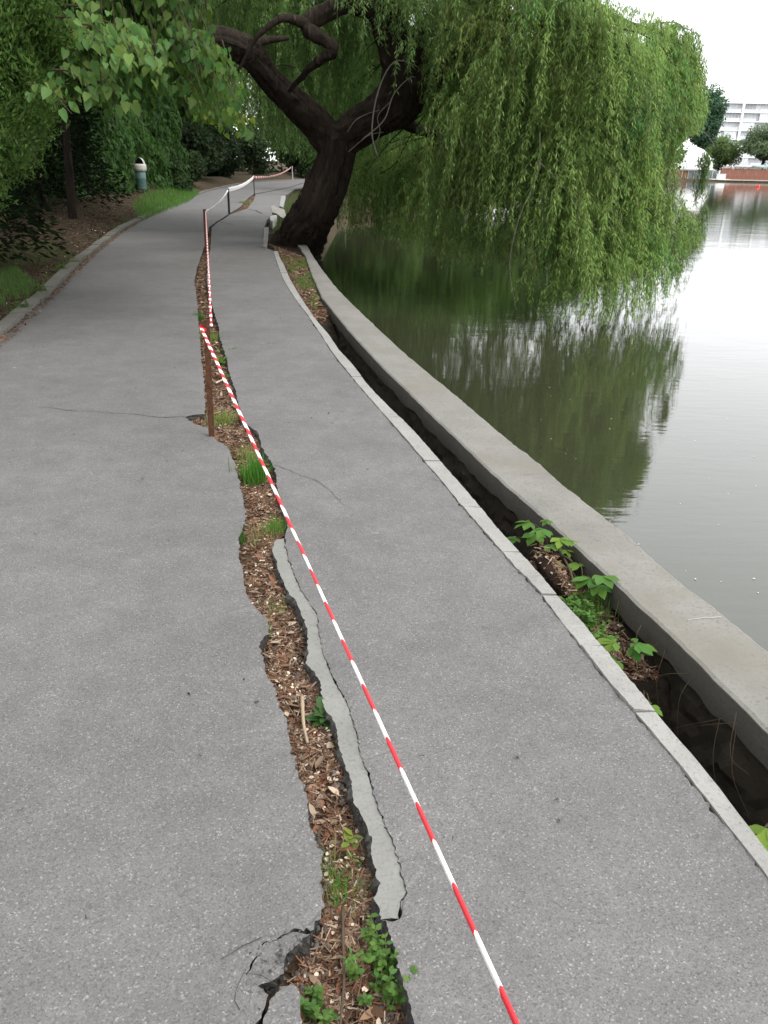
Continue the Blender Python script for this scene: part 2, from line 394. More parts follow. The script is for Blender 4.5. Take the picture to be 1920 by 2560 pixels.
LIP_R = G([(997, 2297), (1001, 2256), (1016, 2232), (997, 2145), (977, 2092), (956, 2044), (929, 1966), (900, 1860), (869, 1759), (833, 1696), (818, 1658), (801, 1591), (792, 1532), (759, 1481), (738, 1439), (721, 1392), (710, 1342)])
CR_R2 = G([(721, 1312), (704, 1262), (691, 1211), (687, 1169), (653, 1114), (645, 1078), (621, 1060), (601, 1046), (597, 1013), (590, 977), (577, 941), (572, 923), (567, 896), (558, 868), (549, 841), (547, 814), (540, 796), (532, 769), (517, 707), (518, 670), (527, 612), (529, 569), (548, 553), (577, 535), (618, 522), (634, 500), (639, 486)])

# left slab of the path
near_cut = G([(756, 2750), (650, 2700), (639, 2622), (652, 2556), (673, 2490), (652, 2468), (640, 2464), (613, 2439), (632, 2400), (658, 2356), (725, 2329), (783, 2321), (801, 2290)])
left_edge = [np.array([-.14, -3.0]), np.array([-.17, .75])] + near_cut[1:] + CR_L[6:]
far_end = [np.array([-6.6, 55.0]), np.array([-7.0, 70.0]), np.array([-5.5, 77.5]), np.array([0, 81.0]), np.array([6.0, 84.0])]
left_outline = densify(left_edge, .009, 1.0) + far_end + KERB_IN[::-1]
path = sheet('path', left_outline, zpath, M_ASPH, grid=[(-2.9, 6, .22), (6, 20, .5), (20, 80, 1.5)], skirt=.10, crumble=.012, jag=.006, bulge=-1)
tag(path, kind='structure')
# right slab of the path, sunk a little towards the lake
right_edge_far = G([(682, 626), (658, 619), (660, 570), (668, 548), (690, 534), (699, 517), (703, 491), (718, 486), (737, 473)])
right_outline = (densify([np.array([.10, -3.0]), np.array([.055, .8])] + CR_R + LIP_R + CR_R2, .007, 5.0)
                 + [np.array([-6.5, 55.0]), np.array([-6.9, 69.5]), np.array([-5.3, 77.0])] + [np.array([-4.9, 60.0])] + densify(right_edge_far[::-1], .02, 2.0, .15) + densify(R_IN[::-1], .009, 8.0))
path_r = sheet('path', right_outline, zpath, M_ASPH, grid=[(-2.9, 6, .22), (6, 20, .5), (20, 60, 1.5)], skirt=.13, crumble=.010, jag=.009, seed=4)
tag(path_r, kind='structure')
# cement screed left along the crack where the asphalt has gone
lip_outline = densify(LIP_L, .006, 3.0) + densify(LIP_R[::-1] + [LIP_L[0]], .003, 5.0)[:-1]
lip = sheet('cement_screed', lip_outline, lambda x, y: zpath(x, y) - .006, M_LIP, path_r, grid=[(0, 4, .06)], skirt=.115, m_side=M_EDGE, crumble=.004, jag=.010)
# loose broken corner pieces beside the crack
def zoom7(L): return [(500 + x / 2.0738, 1600 + y / 2.0738) for x, y in L]
for k, (poly, dz, tl) in enumerate([(zoom7([(585, 1505), (470, 1518), (335, 1575), (245, 1740), (300, 1785), (385, 1755), (435, 1725), (448, 1645), (535, 1545)]), -.005, .04),
                                    (zoom7([(490, 1785), (415, 1800), (370, 1855), (325, 1985), (300, 2120), (380, 2200), (530, 2150), (527, 1900), (508, 1805)]), -.004, -.02)]):
    q = np.array(G(poly)); cx, cyy = q.mean(0)
    sheet('asphalt_chunk', densify(list(q) + [q[0]], .004, 20.0 + k)[:-1], lambda x, y: zpath(x, y) + dz + (x - cx) * -tl, M_ASPH, path, bulge=-1, skirt=.06, crumble=.01, jag=.006)

# soil seen in the crack
def zsoil(x, y): return -.062 + .022 * fn(x * 5, y * 5, 2) + .012 * fn(x * 17, y * 17, 5) - .02 * smooth((1.6 - y) / .6)
crack_mid = [(np.array([-.20, -3.0]), np.array([.14, -3.0]))]
lf = [np.array([-.62, 1.0])] + [p + [-.16 - .012 * p[1], 0] for p in CR_L[3:]]
rf = [np.array([.12, 1.0])] + [p + [.12 + .012 * p[1], 0] for p in CR_R[:4] + LIP_L[::3] + CR_R2]
soil_outline = [np.array([-.62, -2.9]), np.array([.2, -2.9])] + rf + lf[::-1]
soil = sheet('soil', soil_outline, zsoil, M_SOIL, grid=[(.6, 5, .035), (5, 12, .1), (12, 45, .3)])
tag(soil, kind='structure')

# hairline cracks in the asphalt
def crack_line(px, w0, w1, parent, m=M_CRACKC, z=.003, amp=.012, zf=zpath):
    p = np.array(densify(G(px), amp, 33.0 + w0 * 1000 + px[0][0], .02 + .002 * gp(*px[0])[1])); n = len(p)
    t = norm(np.gradient(p, axis=0)); nr = np.stack([-t[:, 1], t[:, 0]], 1)
    w = np.array([(w0 + (w1 - w0) * i / n) * (.55 + .8 * abs(fn(p[i][0] * 20, p[i][1] * 20, 8))) for i in range(n)])[:, None]
    A = p + nr * w; B = p - nr * w
    V = [(x, y, zf(x, y) + z) for x, y in np.concatenate([A, B])]
    return pyobj('crack', V, [(i, i + 1, n + i + 1, n + i) for i in range(n - 1)], m, parent)
crack_line([(84, 1015), (145, 1022), (194, 1027)], .0015, .0035, path)
crack_line([(194, 1027), (289, 1031), (405, 1042), (463, 1040)], .0012, .004, path)
crack_line([(341, 574), (400, 577), (460, 579), (512, 579)], .010, .016, path)
crack_line([(655, 2350), (610, 2372), (575, 2392), (552, 2404)], .0018, .0007, path, z=.0015)
crack_line([(687, 1162), (738, 1181), (792, 1203), (835, 1236), (851, 1257), (880, 1275)], .0022, .0008, path_r)
crack_line([(1000, 1183), (1060, 1192), (1110, 1208)], .001, .0014, path_r)
crack_line([(542, 553), (560, 557), (578, 560)], .03, .02, path_r)
crack_line([(622, 524), (640, 527), (655, 534)], .05, .03, path_r)
crack_line([(640, 616), (655, 619), (672, 622)], .02, .03, path_r)
crack_line([(655, 484), (690, 485), (716, 487)], .08, .10, path_r)
crack_line([(690, 2470), (655, 2445), (615, 2440), (590, 2480), (600, 2530)], .0014, .0008, path, z=.0015)

# kerb stones: pale strip along the lake side, older raised kerb along the bank
def along(P, step):
    P = np.array(P); d = np.r_[0, np.cumsum(np.linalg.norm(np.diff(P, axis=0), axis=1))]
    return P, d
def resample(P, a, b_, k):
    P, d = along(P, 0); t = np.linspace(a, b_, k)
    return np.stack([np.interp(t, d, P[:, 0]), np.interp(t, d, P[:, 1])], 1)
def kerb(name, inner, outer, z_top, depth, m, parent, seed, jag=.004):
    n = len(inner); V = []; 
    for row, (pl, s) in enumerate(((inner, 1), (outer, -1))):
        for i, (x, y) in enumerate(pl):
            j = jag * (fn(x * 16, y * 16, seed) + .8 * fn(x * 50, y * 50, seed))
            V.append((x + s * 0, y + j, zpath(x, y) + z_top + .4 * jag * fn(x * 30, y * 30, 1)))
        for i, (x, y) in enumerate(pl):
            j = jag * 1.5 * fn(x * 30, y * 30, seed + 5)
            V.append((x + j, y + j, zpath(x, y) + z_top - depth * .35))
        for (x, y) in pl:
            j = jag * 3 * fn(x * 20, y * 20, seed + 9)
            V.append((x + j - s * .01, y, zpath(x, y) + z_top - depth))
    Fc = []
    for i in range(n - 1):
        Fc.append((i, 3 * n + i, 3 * n + i + 1, i + 1))
        for r in (0, 1):
            Fc.append((r * n + i, r * n + i + 1, (r + 1) * n + i + 1, (r + 1) * n + i))
            Fc.append((3 * n + r * n + i, 3 * n + (r + 1) * n + i, 3 * n + (r + 1) * n + i + 1, 3 * n + r * n + i + 1))
    for i in (0, n - 1):
        Fc += [(i, n + i, 4 * n + i, 3 * n + i), (n + i, 2 * n + i, 5 * n + i, 4 * n + i)]
    return pyobj(name, V, Fc, m, parent)
Pi, di = along(R_IN, 0); Po, do = along(R_OUT, 0)
joint_px = [(1637, 1786), (1503, 1621), (1391, 1493), (1299, 1387), (1201, 1273), (1100, 1155), (1000, 1045), (905, 942), (835, 857), (765, 765), (718, 682)]
yj = [-3.0, .9] + [gp(*q)[1] for q in joint_px] + [R_OUT[-1][1]]
for k in range(len(yj) - 1):
    fa = lambda P, d, y: float(np.interp(y, P[:, 1], d))
    g = .0025 + .0008 * yj[k]
    ii = resample(R_IN, fa(Pi, di, yj[k]) + g, fa(Pi, di, yj[k + 1]) - g, 26) + [.003, 0]
    oo = resample(R_OUT, fa(Po, do, yj[k]) + g, fa(Po, do, yj[k + 1]) - g, 26)
    kerb('kerb_stone', ii, oo, .006 + random.uniform(-.003, .004), .26, M_KERB, path_r, k * 3.1, .011)
for px in ([(660, 570), (658, 619), (668, 619), (672, 570)], [(703, 491), (699, 517), (708, 521), (714, 490)]):
    q = G(px); kerb('kerb_stone', resample([q[1], q[0]], 0, np.linalg.norm(q[1] - q[0]), 12), resample([q[2], q[3]], 0, np.linalg.norm(q[2] - q[3]), 12), .02, .3, M_KERB, path_r, 40.0, .02)
# left kerb
Pk, dk = along(KERB_IN, 0)
def kin(s): return np.array([np.interp(s, dk, Pk[:, 0]), np.interp(s, dk, Pk[:, 1])])
def kerb_w(y): return .13 + .0015 * max(0, y)
def offs(ss):
    p = np.array([kin(s) for s in ss]); t = norm(np.gradient(p, axis=0)); nr = np.stack([-t[:, 1], t[:, 0]], 1)
    return p, p + nr * np.array([kerb_w(y) for y in p[:, 1]])[:, None]
s = 6.0; k = 0
s_end = float(np.interp(60, Pk[:, 1], dk))
while s < s_end:
    L = .95 * (1 if s < 40 else 1.5)
    p, q = offs(np.linspace(s + .008, s + L - .008, 9)); sh = random.uniform(-.012, .012)
    kerb('kerb_stone', p + [sh, 0], q + [sh, 0], .055 + random.uniform(-.012, .012), .3, M_KERB_OLD, path, 60 + k * 1.7, .008)
    s += L; k += 1
p, q = offs(np.linspace(s + .01, dk[-1], 30))
tag(kerb('kerb_stone', p, q, .055, .3, M_KERB_OLD, path, 200.0, .008), kind='stuff')

# ------------------------------------------------------------------ ground, lake bed, water
def x_curb(y): return float(np.interp(y, [p[1] for p in KERB_IN[:-2]], [p[0] for p in KERB_IN[:-2]]))
SH_Y = [-30, 15, 20, 34, 45, 60, 80, 100, 130, 160, 187]; SH_X = [4, -1.5, -2.1, -2.4, 1.5, 8, 17, 25, 37, 50, 62]
def x_shore(y): return float(np.interp(y, SH_Y, SH_X))
def zbank(x, y):
    t = x_curb(y) - .2 - x
    h = .07 + .30 * smooth((y - 14) / 14)
    return .02 + h * float(smooth(t / 1.8)) + .35 * float(smooth((t - 4) / 14)) + .05 * fn(x * .6, y * .6, 3) * float(smooth(t / .8)) + .012 * fn(x * 4, y * 4, 6)
def zground(x, y):
    if y > 187: return -.35 + .5 * float(smooth((y - 195) / 30))
    xs = x_shore(y); xc = x_curb(y)
    if x < xc - .1 or y > 92:
        z = zbank(x, y) if y <= 84 else .35 + .2 * fn(x * .1, y * .1)
        if y > 84: z = z * float(smooth((xs - x) / 5)) - 1.4 * (1 - float(smooth((xs - x) / 3 + 1)))
        return z
    if x > xs: return -.3 - 1.4 * float(smooth((x - xs) / 1.2))
    if y < 16.5: return -.16 if x < xs - .5 else -.9
    rx = float(np.interp(y, [16.6, 21.6, 41.8, 52, 70], [-2.3, -3.1, -5.1, -5.8, -6.5]))
    if x > rx: return -.10 - .35 * float(smooth((x - rx) / max(.3, xs - rx)))
    return -.16
gx = np.unique(np.r_[np.linspace(-900, -60, 12), np.arange(-60, -14, 2.0), np.arange(-14, 2.5, .22), np.arange(2.5, 70, 2.2), np.linspace(70, 900, 18)])
gy = np.unique(np.r_[np.arange(-30, 0, 3), np.arange(0, 26, .25), np.arange(26, 60, .6), np.arange(60, 120, 1.5), np.arange(120, 186, 6), [186.5, 188], np.arange(190, 240, 10), np.linspace(240, 1800, 10)])
V = np.array([(x, y, zground(x, y)) for y in gy for x in gx]); nx = len(gx)
ii, jj = np.meshgrid(np.arange(nx - 1), np.arange(len(gy) - 1)); a = (jj * nx + ii).ravel()
ground = link('ground', fast_mesh('ground', V, np.stack([a, a + 1, a + nx + 1, a + nx], 1)), M_BANK); tag(ground, kind='structure')
WATER_Z = -.70
mid = [(a_ + b_) / 2 for a_, b_ in zip(WALL_IN, [WALL_OUT[min(i, len(WALL_OUT) - 1)] for i in range(len(WALL_IN))])]
mid = [(np.interp(y, [p[1] for p in WALL_OUT], [p[0] for p in WALL_OUT]) - .12, y) for y in np.r_[-3, np.arange(.5, 20, .5)]]
wl_ = [(mid[0][0] + 1, -30)] + mid + [(x_shore(y) - 3, y) for y in (25, 34, 45, 60, 80, 100, 130, 160, 187)] + [(55, 194)]
WV = []; 
for (x, y) in wl_: WV += [(x, y, WATER_Z), (1200, y, WATER_Z)]
lake = pyobj('lake', WV, [(2 * i, 2 * i + 1, 2 * i + 3, 2 * i + 2) for i in range(len(wl_) - 1)], M_WATER); tag(lake, kind='structure')

# ------------------------------------------------------------------ retaining wall along the lake
wall = empty('retaining_wall', (float(WALL_IN[3][0]), float(WALL_IN[3][1]), -1.0))
tag(wall, 'low weathered concrete retaining wall with flat pale top along the lake edge', 'wall')
def smooth_line(L, ys):
    P = np.array(L); c = np.polyfit(np.log(P[2:, 1] + 2), P[2:, 0], 4); o = np.interp(ys, P[:, 1], P[:, 0]); f = np.polyval(c, np.log(np.maximum(ys, -1) + 2))
    return np.where((ys > 1.5) & (ys < 16), .65 * o + .35 * f, o)
yy = np.unique(np.r_[np.linspace(-3, 1, 10), np.arange(1, 6, .035), np.arange(6, 20.2, .12)])
wi = np.array([smooth_line(WALL_IN, yy), yy]).T
wo_ = np.array([smooth_line(WALL_OUT, yy), yy]).T
def profile(name, rows, m, parent, closed=True):
    """rows: function(i) -> list of (x,y,z) cross-section points"""
    n = len(yy); V = []; 
    for i in range(n): V += rows(i)
    k = len(V) // n; Fc = []
    for i in range(n - 1):
        for j in range(k if closed else k - 1):
            a_, b_ = j, (j + 1) % k
            Fc.append((i * k + a_, (i + 1) * k + a_, (i + 1) * k + b_, i * k + b_))
    if closed: Fc += [tuple(range(k)), tuple(range((n - 1) * k, n * k))[::-1]]
    return pyobj(name, V, Fc, m, parent)
def top_rows(i):
    x0, y = wi[i]; x1 = wo_[i][0]
    c = .006 * fn(y * 9, 1.7) + .004 * fn(y * 33, 4); e = .010 * fn(y * 7, 8.3) + .010 * max(0, fn(y * 21, 3.1)) + .006 * fn(y * 40, 2)
    z = .03 + .006 * fn(y * .8, 1)
    return [(x0 + c, y, z - .008), (x0 + c + .012, y, z), ((x0 + x1) / 2, y, z + .004), (x1 - .02 + e, y, z), (x1 + e, y, z - .012), (x1 + e, y, z - .13), (x0 + .06, y, z - .13)]
profile('coping', top_rows, M_COPING, wall)
def face_rows(i):
    x0, y = wi[i]; c = .006 * fn(y * 9, 1.7) + .004 * fn(y * 33, 4) - .0025
    d = .125 + .03 * fn(y * 3.1, 5) + .02 * fn(y * 11, 7)
    return [(x0 + c, y, .018), (x0 + c - .004, y, -.03), (x0 + c - .006, y, .03 - d * .9), (x0 + c + .012, y, .03 - d), (x0 + c + .05, y, .03 - d - .002), (x0 + .058, y, .018)]
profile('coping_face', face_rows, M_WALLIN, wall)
def body_rows(i):
    x0, y = wi[i]; x1 = wo_[i][0]; R = []
    for q, z in enumerate(np.linspace(-.102, -.46, 9)):
        R.append((x0 + .022 + .03 * fn(y * 5, z * 9, 2) + .022 * fn(y * 17, z * 24, 4) - .02 * q / 8, y, z))
    for q, z in enumerate(np.linspace(-.47, -1.4, 6)):
        R.append((x0 - .05 + .05 * fn(y * 4, z * 5, 12) + .03 * fn(y * 15, z * 14, 4), y, z + .03 * fn(y * 6, 2.2)))
    return R + [(x1 - .03, y, -1.4), (x1 - .03, y, -.102)]
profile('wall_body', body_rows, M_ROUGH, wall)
crack_line([(1715, 1572), (1745, 1568), (1775, 1562), (1800, 1562)], .0012, .002, wall, M_PALECR, .0375, .01, lambda x, y: 0)
crack_line([(1300, 1201), (1345, 1200), (1380, 1198)], .0012, .0008, wall, M_CRACKC, .037, .006, lambda x, y: 0)

# floor of the open gap between kerb and wall: filled with soil in places, a dark void elsewhere
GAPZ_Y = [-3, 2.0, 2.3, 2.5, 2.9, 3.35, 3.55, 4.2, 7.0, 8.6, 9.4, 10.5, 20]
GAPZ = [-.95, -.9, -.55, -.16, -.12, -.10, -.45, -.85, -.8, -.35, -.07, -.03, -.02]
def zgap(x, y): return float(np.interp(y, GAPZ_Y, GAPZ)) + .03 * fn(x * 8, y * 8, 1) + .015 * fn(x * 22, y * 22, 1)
gap_outline = [np.array([1.2, -3.0])] + [p - [.10, 0] for p in R_OUT[1:]] + [np.array([-2.65, 17.2]), np.array([-3.0, 20.0])] + [p + [.03, 0] for p in WALL_IN[::-1]]
gap = sheet('gap_soil', gap_outline, zgap, M_DARKSOIL, grid=[(1, 6, .06), (6, 20, .15)]); tag(gap, kind='structure')
# concrete footing under the lake-side edge of the path, keeps the void dark
n = len(R_OUT)

# ================================================================== barrier stakes and tape
def post(name, base, top, prof, m, label):
    base = np.array(base, float); top = np.array(top, float)
    o = empty(name, tuple(base)); tag(o, label, 'post', 'stakes carrying the barrier tape')
    k = 9; pts = np.array([base - [0, 0, .14] + (top - base + [0, 0, .14]) * t for t in np.linspace(0, 1, k)])
    V = []; n = len(prof)
    for i, p in enumerate(pts):
        w = .0025 * fn(p[2] * 6, 1.0, base[1])
        V += [(p[0] + x * (1 + w * 20) + w, p[1] + y, p[2]) for x, y in prof]
    Fc = [(i * n + j, i * n + (j + 1) % n, (i + 1) * n + (j + 1) % n, (i + 1) * n + j) for i in range(k - 1) for j in range(n)]
    Fc += [tuple(range(n))[::-1], tuple(range((k - 1) * n, k * n))]
    pyobj('shaft', V, Fc, m, o)
    return o
ANG = [(-.018, -.018), (.018, -.018), (.018, -.013), (-.013, -.013), (-.013, .018), (-.018, .018)]
ROUND = [(.022 * math.cos(a), .022 * math.sin(a)) for a in np.linspace(0, 2 * math.pi, 9)[:-1]]
SQ = [(-.02, -.02), (.02, -.02), (.02, .02), (-.02, .02)]
b1 = gp(529, 1086); t1 = at(517, 798, b1[1])
b2 = gp(516, 627); t2 = at(511, 523, b2[1])
b3 = gp(573, 533); t3 = at(570, 472, b3[1])
b4 = gp(636, 487); t4 = at(634, 441, b4[1])
b5 = gp(732, 450); t5 = at(730, 415, b5[1])
post('barrier_post', b1, t1, ANG, M_RUST, 'rusty angle iron stake standing in the leafy crack beside a grass tuft')
pb = post('barrier_post', b2, t2, [(x * 1.2, y * 1.2) for x, y in SQ], M_RUST, 'rusty brown stake where the crack in the path narrows to a line')
post('barrier_post', b3, t3, [(x * 1.5, y * 1.5) for x, y in SQ], M_DARKSTEEL, 'black stake at the thin crack holding the loose white tape')
post('barrier_post', b4, t4, SQ, M_DARKSTEEL, 'thin dark stake at the far end of the grassy crack')
post('barrier_post', b5, t5, [(x * 2.2, y * 2.2) for x, y in ROUND], M_GREYPOLE, 'grey pole at the bend of the path where the tape ends')
b0 = np.array([.62, -1.0, 0.0])

def tape(A, B, label, w=.016, th=.005, sag=0.0, twist=0.0, phase=0.0, n=60, tw0=0.0, us=1.0):
    A = np.array(A, float); B = np.array(B, float); t = np.linspace(0, 1, n)
    P = A + (B - A) * t[:, None]; P[:, 2] -= sag * 4 * t * (1 - t)
    L = np.r_[0, np.cumsum(np.linalg.norm(np.diff(P, axis=0), axis=1))]
    d = norm(np.gradient(P, axis=0)); V = []; U = []; ns = 8
    for i in range(n):
        side = norm(np.cross(d[i], [0, 0, 1.])); up = np.cross(side, d[i]); a = tw0 + twist * L[i]
        s2 = side * math.cos(a) + up * math.sin(a); u2 = -side * math.sin(a) + up * math.cos(a)
        for k in range(ns):
            th_ = 2 * math.pi * k / ns; f = 1 + .16 * fn(L[i] * 9, k * 1.3, A[1]) + .12 * fn(L[i] * 3, k * .5, A[1] + 4)
            V.append(P[i] + s2 * (w / 2 * math.cos(th_) * f) + u2 * (th / 2 * math.sin(th_) * f)); U.append((L[i] * us + phase, math.cos(th_) * .5))
    Fc = [(i * ns + k, i * ns + (k + 1) % ns, (i + 1) * ns + (k + 1) % ns, (i + 1) * ns + k) for i in range(n - 1) for k in range(ns)]
    Fc += [tuple(range(ns))[::-1], tuple(range((n - 1) * ns, n * ns))]
    o = pyobj('barrier_tape', V, Fc, M_TAPE, None, True)
    uvl = o.data.uv_layers.new(name='UVMap')
    vi = np.zeros(len(o.data.loops), np.int32); o.data.loops.foreach_get('vertex_index', vi)
    uvl.data.foreach_set('uv', np.array(U, np.float32)[vi].ravel())
    tag(o, label, 'tape', 'spans of barrier tape along the crack'); return o
kA = at(511, 820, b1[1]) + [-.012, -.022, 0]
kB = gp(1291, 2560, .60); kC = kA + (kB - kA) * (np.linalg.norm(b0[:2] - kA[:2]) / np.linalg.norm((kB - kA)[:2]))
dd = ray(861.7, 1609.6); s0 = np.linalg.lstsq(np.stack([kC - kA, -dd], 1), np.array([0, 0, EYE]) - kA, rcond=None)[0][0] * np.linalg.norm(kC - kA)
near_tape = tape(kA, kC, 'red and white barrier tape stretched taut over the wide leafy part of the crack', .0225, .008, 0, .25, (.0422 - s0) % .169, 240, .25)
tape(at(526, 816, b1[1]) + [0, .02, 0], at(512, 528, b2[1]) + [.02, -.03, 0], 'twisted red and white tape running from the angle iron stake to the next brown stake', .021, .011, .02, 9.0, 0, 200)
tape(at(512, 528, b2[1]) + [.03, 0, 0], at(570, 475, b3[1]), 'thin grey looking tape from the brown stake up to the black stake', .05, .004, .08, .05, 0, 60, 1.45, 0)
tape(at(570, 475, b3[1]), at(634, 443, b4[1]), 'loose sagging white tape between the black stake and the thin far stake', .16, .006, .10, .02, 0, 80, 1.2, 0)
tape(at(634, 443, b4[1]), at(728, 418, b5[1]), 'far red and white tape running up to the grey pole at the bend', .10, .006, .25, .01, 0, 80, 1.3, .12)
# the wrapped knot on the first stake
V = []; ns = 12
for z in (-.009, 0, .009):
    for k in range(ns):
        a = 2 * math.pi * k / ns; r = .026 + .003 * math.sin(k * 2.1)
        V.append((b1[0] * .35 + kA[0] * .65 + .006 + r * math.cos(a), b1[1] + r * math.sin(a), kA[2] + z - .010 * math.cos(a)))
me = pyobj('knot', V, [(r * ns + k, r * ns + (k + 1) % ns, (r + 1) * ns + (k + 1) % ns, (r + 1) * ns + k) for r in (0, 1) for k in range(ns)], plain('red_tape', (.58, .02, .03), .4), near_tape)

# ------------------------------------------------------------------ litter bin on the bank
bp = gp(355, 485, .27); bp[2] = zbank(bp[0], bp[1])
litter = empty('litter_bin', tuple(bp)); tag(litter, 'green drum litter bin with a white bag round its rim before the ivy', 'bin')
def lathe(prof, n=20, cx=0., cy_=0.):
    V = [(cx + r * math.cos(2 * math.pi * k / n), cy_ + r * math.sin(2 * math.pi * k / n), z) for r, z in prof for k in range(n)]
    return V, [(i * n + k, i * n + (k + 1) % n, (i + 1) * n + (k + 1) % n, (i + 1) * n + k) for i in range(len(prof) - 1) for k in range(n)]
def put(vf, p): return [(x + p[0], y + p[1], z + p[2]) for x, y, z in vf[0]], vf[1]
pyobj('drum', *put(lathe([(.02, .12), (.19, .12), (.20, .16), (.205, .5), (.215, .52), (.21, .55), (.205, .95), (.18, .95), (.17, .5)]), bp), plain('green_bin_paint', (.07, .13, .12), .5), litter, True)
pyobj('bag', *put(lathe([(.20, .78), (.25, .80), (.255, .88), (.26, .98), (.25, 1.03), (.22, 1.05), (.17, 1.02), (.15, .9)]), bp), plain('white_bag_film', (.42, .41, .37), .5), litter, True)
hp = [(.19 * math.cos(a), 0, 1.0 + .27 * math.sin(a)) for a in np.linspace(0, math.pi, 14)]
hv = []; 
for x, y, z in hp: hv += [(x, .17, z), (x * 1.03, -.10, z + .01)]
pyobj('hood', *put((hv, [(2 * i, 2 * i + 1, 2 * i + 3, 2 * i + 2) for i in range(13)]), bp), plain('grey_bin_hood', (.35, .36, .35), .6), litter)
pyobj('hood_back', *put(([(x, .165, z) for x, y, z in hp], [tuple(range(14))]), bp), M_DARKSTEEL, litter)
pyobj('pole', *put(tube([(0, .2, -.1), (0, .2, 1.0)], [.025, .025], 8), bp), M_DARKSTEEL, litter)

# broken pale slab and chunks by the willow
def rock(name, px, z0, thick, m, label, cat, lift=0.0):
    q = np.array(G(px)); c = q.mean(0); n = len(q)
    V = [(x, y, z0 + thick + lift * (y - c[1]) + .02 * fn(x * 3, y * 3)) for x, y in q] + [(x * .97 + c[0] * .03, y, z0 - .1) for x, y in q]
    o = pyobj(name, V, [tuple(range(n))] + [(i, n + i, n + (i + 1) % n, (i + 1) % n) for i in range(n)], m)
    tag(o, label, cat); return o
q = np.array([at(u, v, 25.6 + (548 - v) / 30 * .55) for u, v in [(680, 530), (677, 516), (684, 513), (694, 518), (711, 524), (714, 534), (713, 547), (703, 543), (692, 534)]])
nn_ = norm(np.cross(q[4] - q[0], q[2] - q[0])); nn_ = nn_ if nn_[1] > 0 else -nn_; k9 = len(q)
V = [tuple(p) for p in q] + [tuple(p + nn_ * .10) for p in q]
o = pyobj('broken_slab', V, [tuple(range(k9)), tuple(range(k9, 2 * k9))[::-1]] + [(i, (i + 1) % k9, k9 + (i + 1) % k9, k9 + i) for i in range(k9)], M_WHITEROCK)
tag(o, 'pale broken concrete slab tipped up beside the willow trunk', 'slab')
rock('concrete_chunk', [(676, 549), (684, 545), (692, 545), (690, 553), (682, 562), (676, 558)], -.02, .10, M_WHITEROCK, 'small pale lump of broken kerb next to the tipped slab', 'rubble')

# ================================================================== willow
wb = gp(742, 606); willow = empty('willow_tree', (float(wb[0]), float(wb[1]), 0)); willow_base = wb
tag(willow, 'big leaning willow with forked dark trunk and long branches drooping onto the water', 'tree')
def P3(L): return np.array([at(u, v, Y) for u, v, Y in L])
def limb(name, L, widths, ns=14, k=40, rough=.18, seed=0., m=M_BARK):
    pts = spline(P3(L), k); r = np.interp(np.linspace(0, 1, k), np.linspace(0, 1, len(widths)), widths)
    v, f = tube(pts, r, ns, rough, seed)
    pyobj(name, v, f, m, willow, True); return pts, r
px2m = 1 / 124.
wbase = gp(745, 606)
def P3(L): return np.array([q if len(q) == 3 and abs(q[2]) < 5 else at(*q) for q in L])
trunk_pts, _ = limb('trunk', [(wbase[0] - .08, wbase[1], -.7), (wbase[0] - .03, wbase[1], -.1), (782, 530, 17.0), (815, 455, 17.1), (835, 395, 17.1), (843, 345, 17.1), (850, 312, 17.05)],
                    [.62, .51, .42, .41, .37, .38, .30], 96, 170, .24, 1.)
limbL, _ = limb('limb', [(838, 372, 17.1), (800, 322, 17.0), (735, 255, 16.6), (668, 190, 16.0), (622, 135, 15.3), (560, 100, 14.6), (490, 88, 14.0), (420, 62, 13.4), (340, 20, 12.8), (250, -60, 12.2)],
                [.30, .29, .25, .22, .20, .18, .15, .12, .09, .05], 44, 170, .26, 5.)
limbR, _ = limb('limb', [(838, 375, 17.1), (872, 332, 17.05), (930, 297, 16.8), (1000, 242, 16.5), (1012, 165, 16.2), (985, 90, 16.0), (960, 20, 15.8), (940, -80, 15.6), (930, -200, 15.4), (960, -340, 15.2)],
                [.30, .32, .34, .41, .35, .27, .23, .19, .15, .08], 56, 170, .26, 9.)
limbT, _ = limb('limb', [(968, 40, 15.9), (920, 15, 15.7), (868, 8, 15.6), (815, 32, 15.5), (765, 62, 15.4), (790, 88, 15.3), (833, 121, 15.2), (800, 148, 15.3), (765, 180, 15.5), (724, 228, 15.9)],
                [.16, .18, .19, .125, .11, .10, .09, .075, .055, .03], 16, 90, .45, 13.)
limb('limb', [(768, 62, 15.4), (735, 50, 15.2), (705, 46, 15.0), (665, 72, 14.9), (630, 110, 14.9), (590, 190, 14.9)], [.10, .075, .06, .045, .035, .015], 8, 30, .2, 17.)
limb('limb', [(612, 125, 15.2), (650, 105, 15.4), (690, 98, 15.6), (720, 96, 15.8)], [.09, .07, .05, .03], 8, 24, .2, 19.)
limbA, _ = limb('limb', [(1020, 220, 16.4), (1090, 190, 15.8), (1180, 120, 15.0), (1290, 60, 14.3), (1420, 50, 13.8), (1520, 100, 13.5), (1580, 200, 13.5)], [.26, .19, .15, .12, .09, .06, .03], 12, 50, .2, 21.)
limbB, _ = limb('limb', [(1030, 250, 16.5), (1100, 252, 16.2), (1200, 250, 15.5), (1330, 300, 14.6), (1430, 380, 13.8), (1480, 520, 13.4)], [.16, .09, .08, .07, .05, .02], 10, 40, .2, 23.)
limbC, _ = limb('limb', [(1010, 130, 16.2), (1100, 40, 16.5), (1250, -40, 16.8), (1420, -20, 16.8), (1560, 60, 16.6), (1680, 100, 16.4), (1750, 200, 16.4)], [.22, .16, .13, .10, .08, .05, .02], 10, 50, .2, 27.)
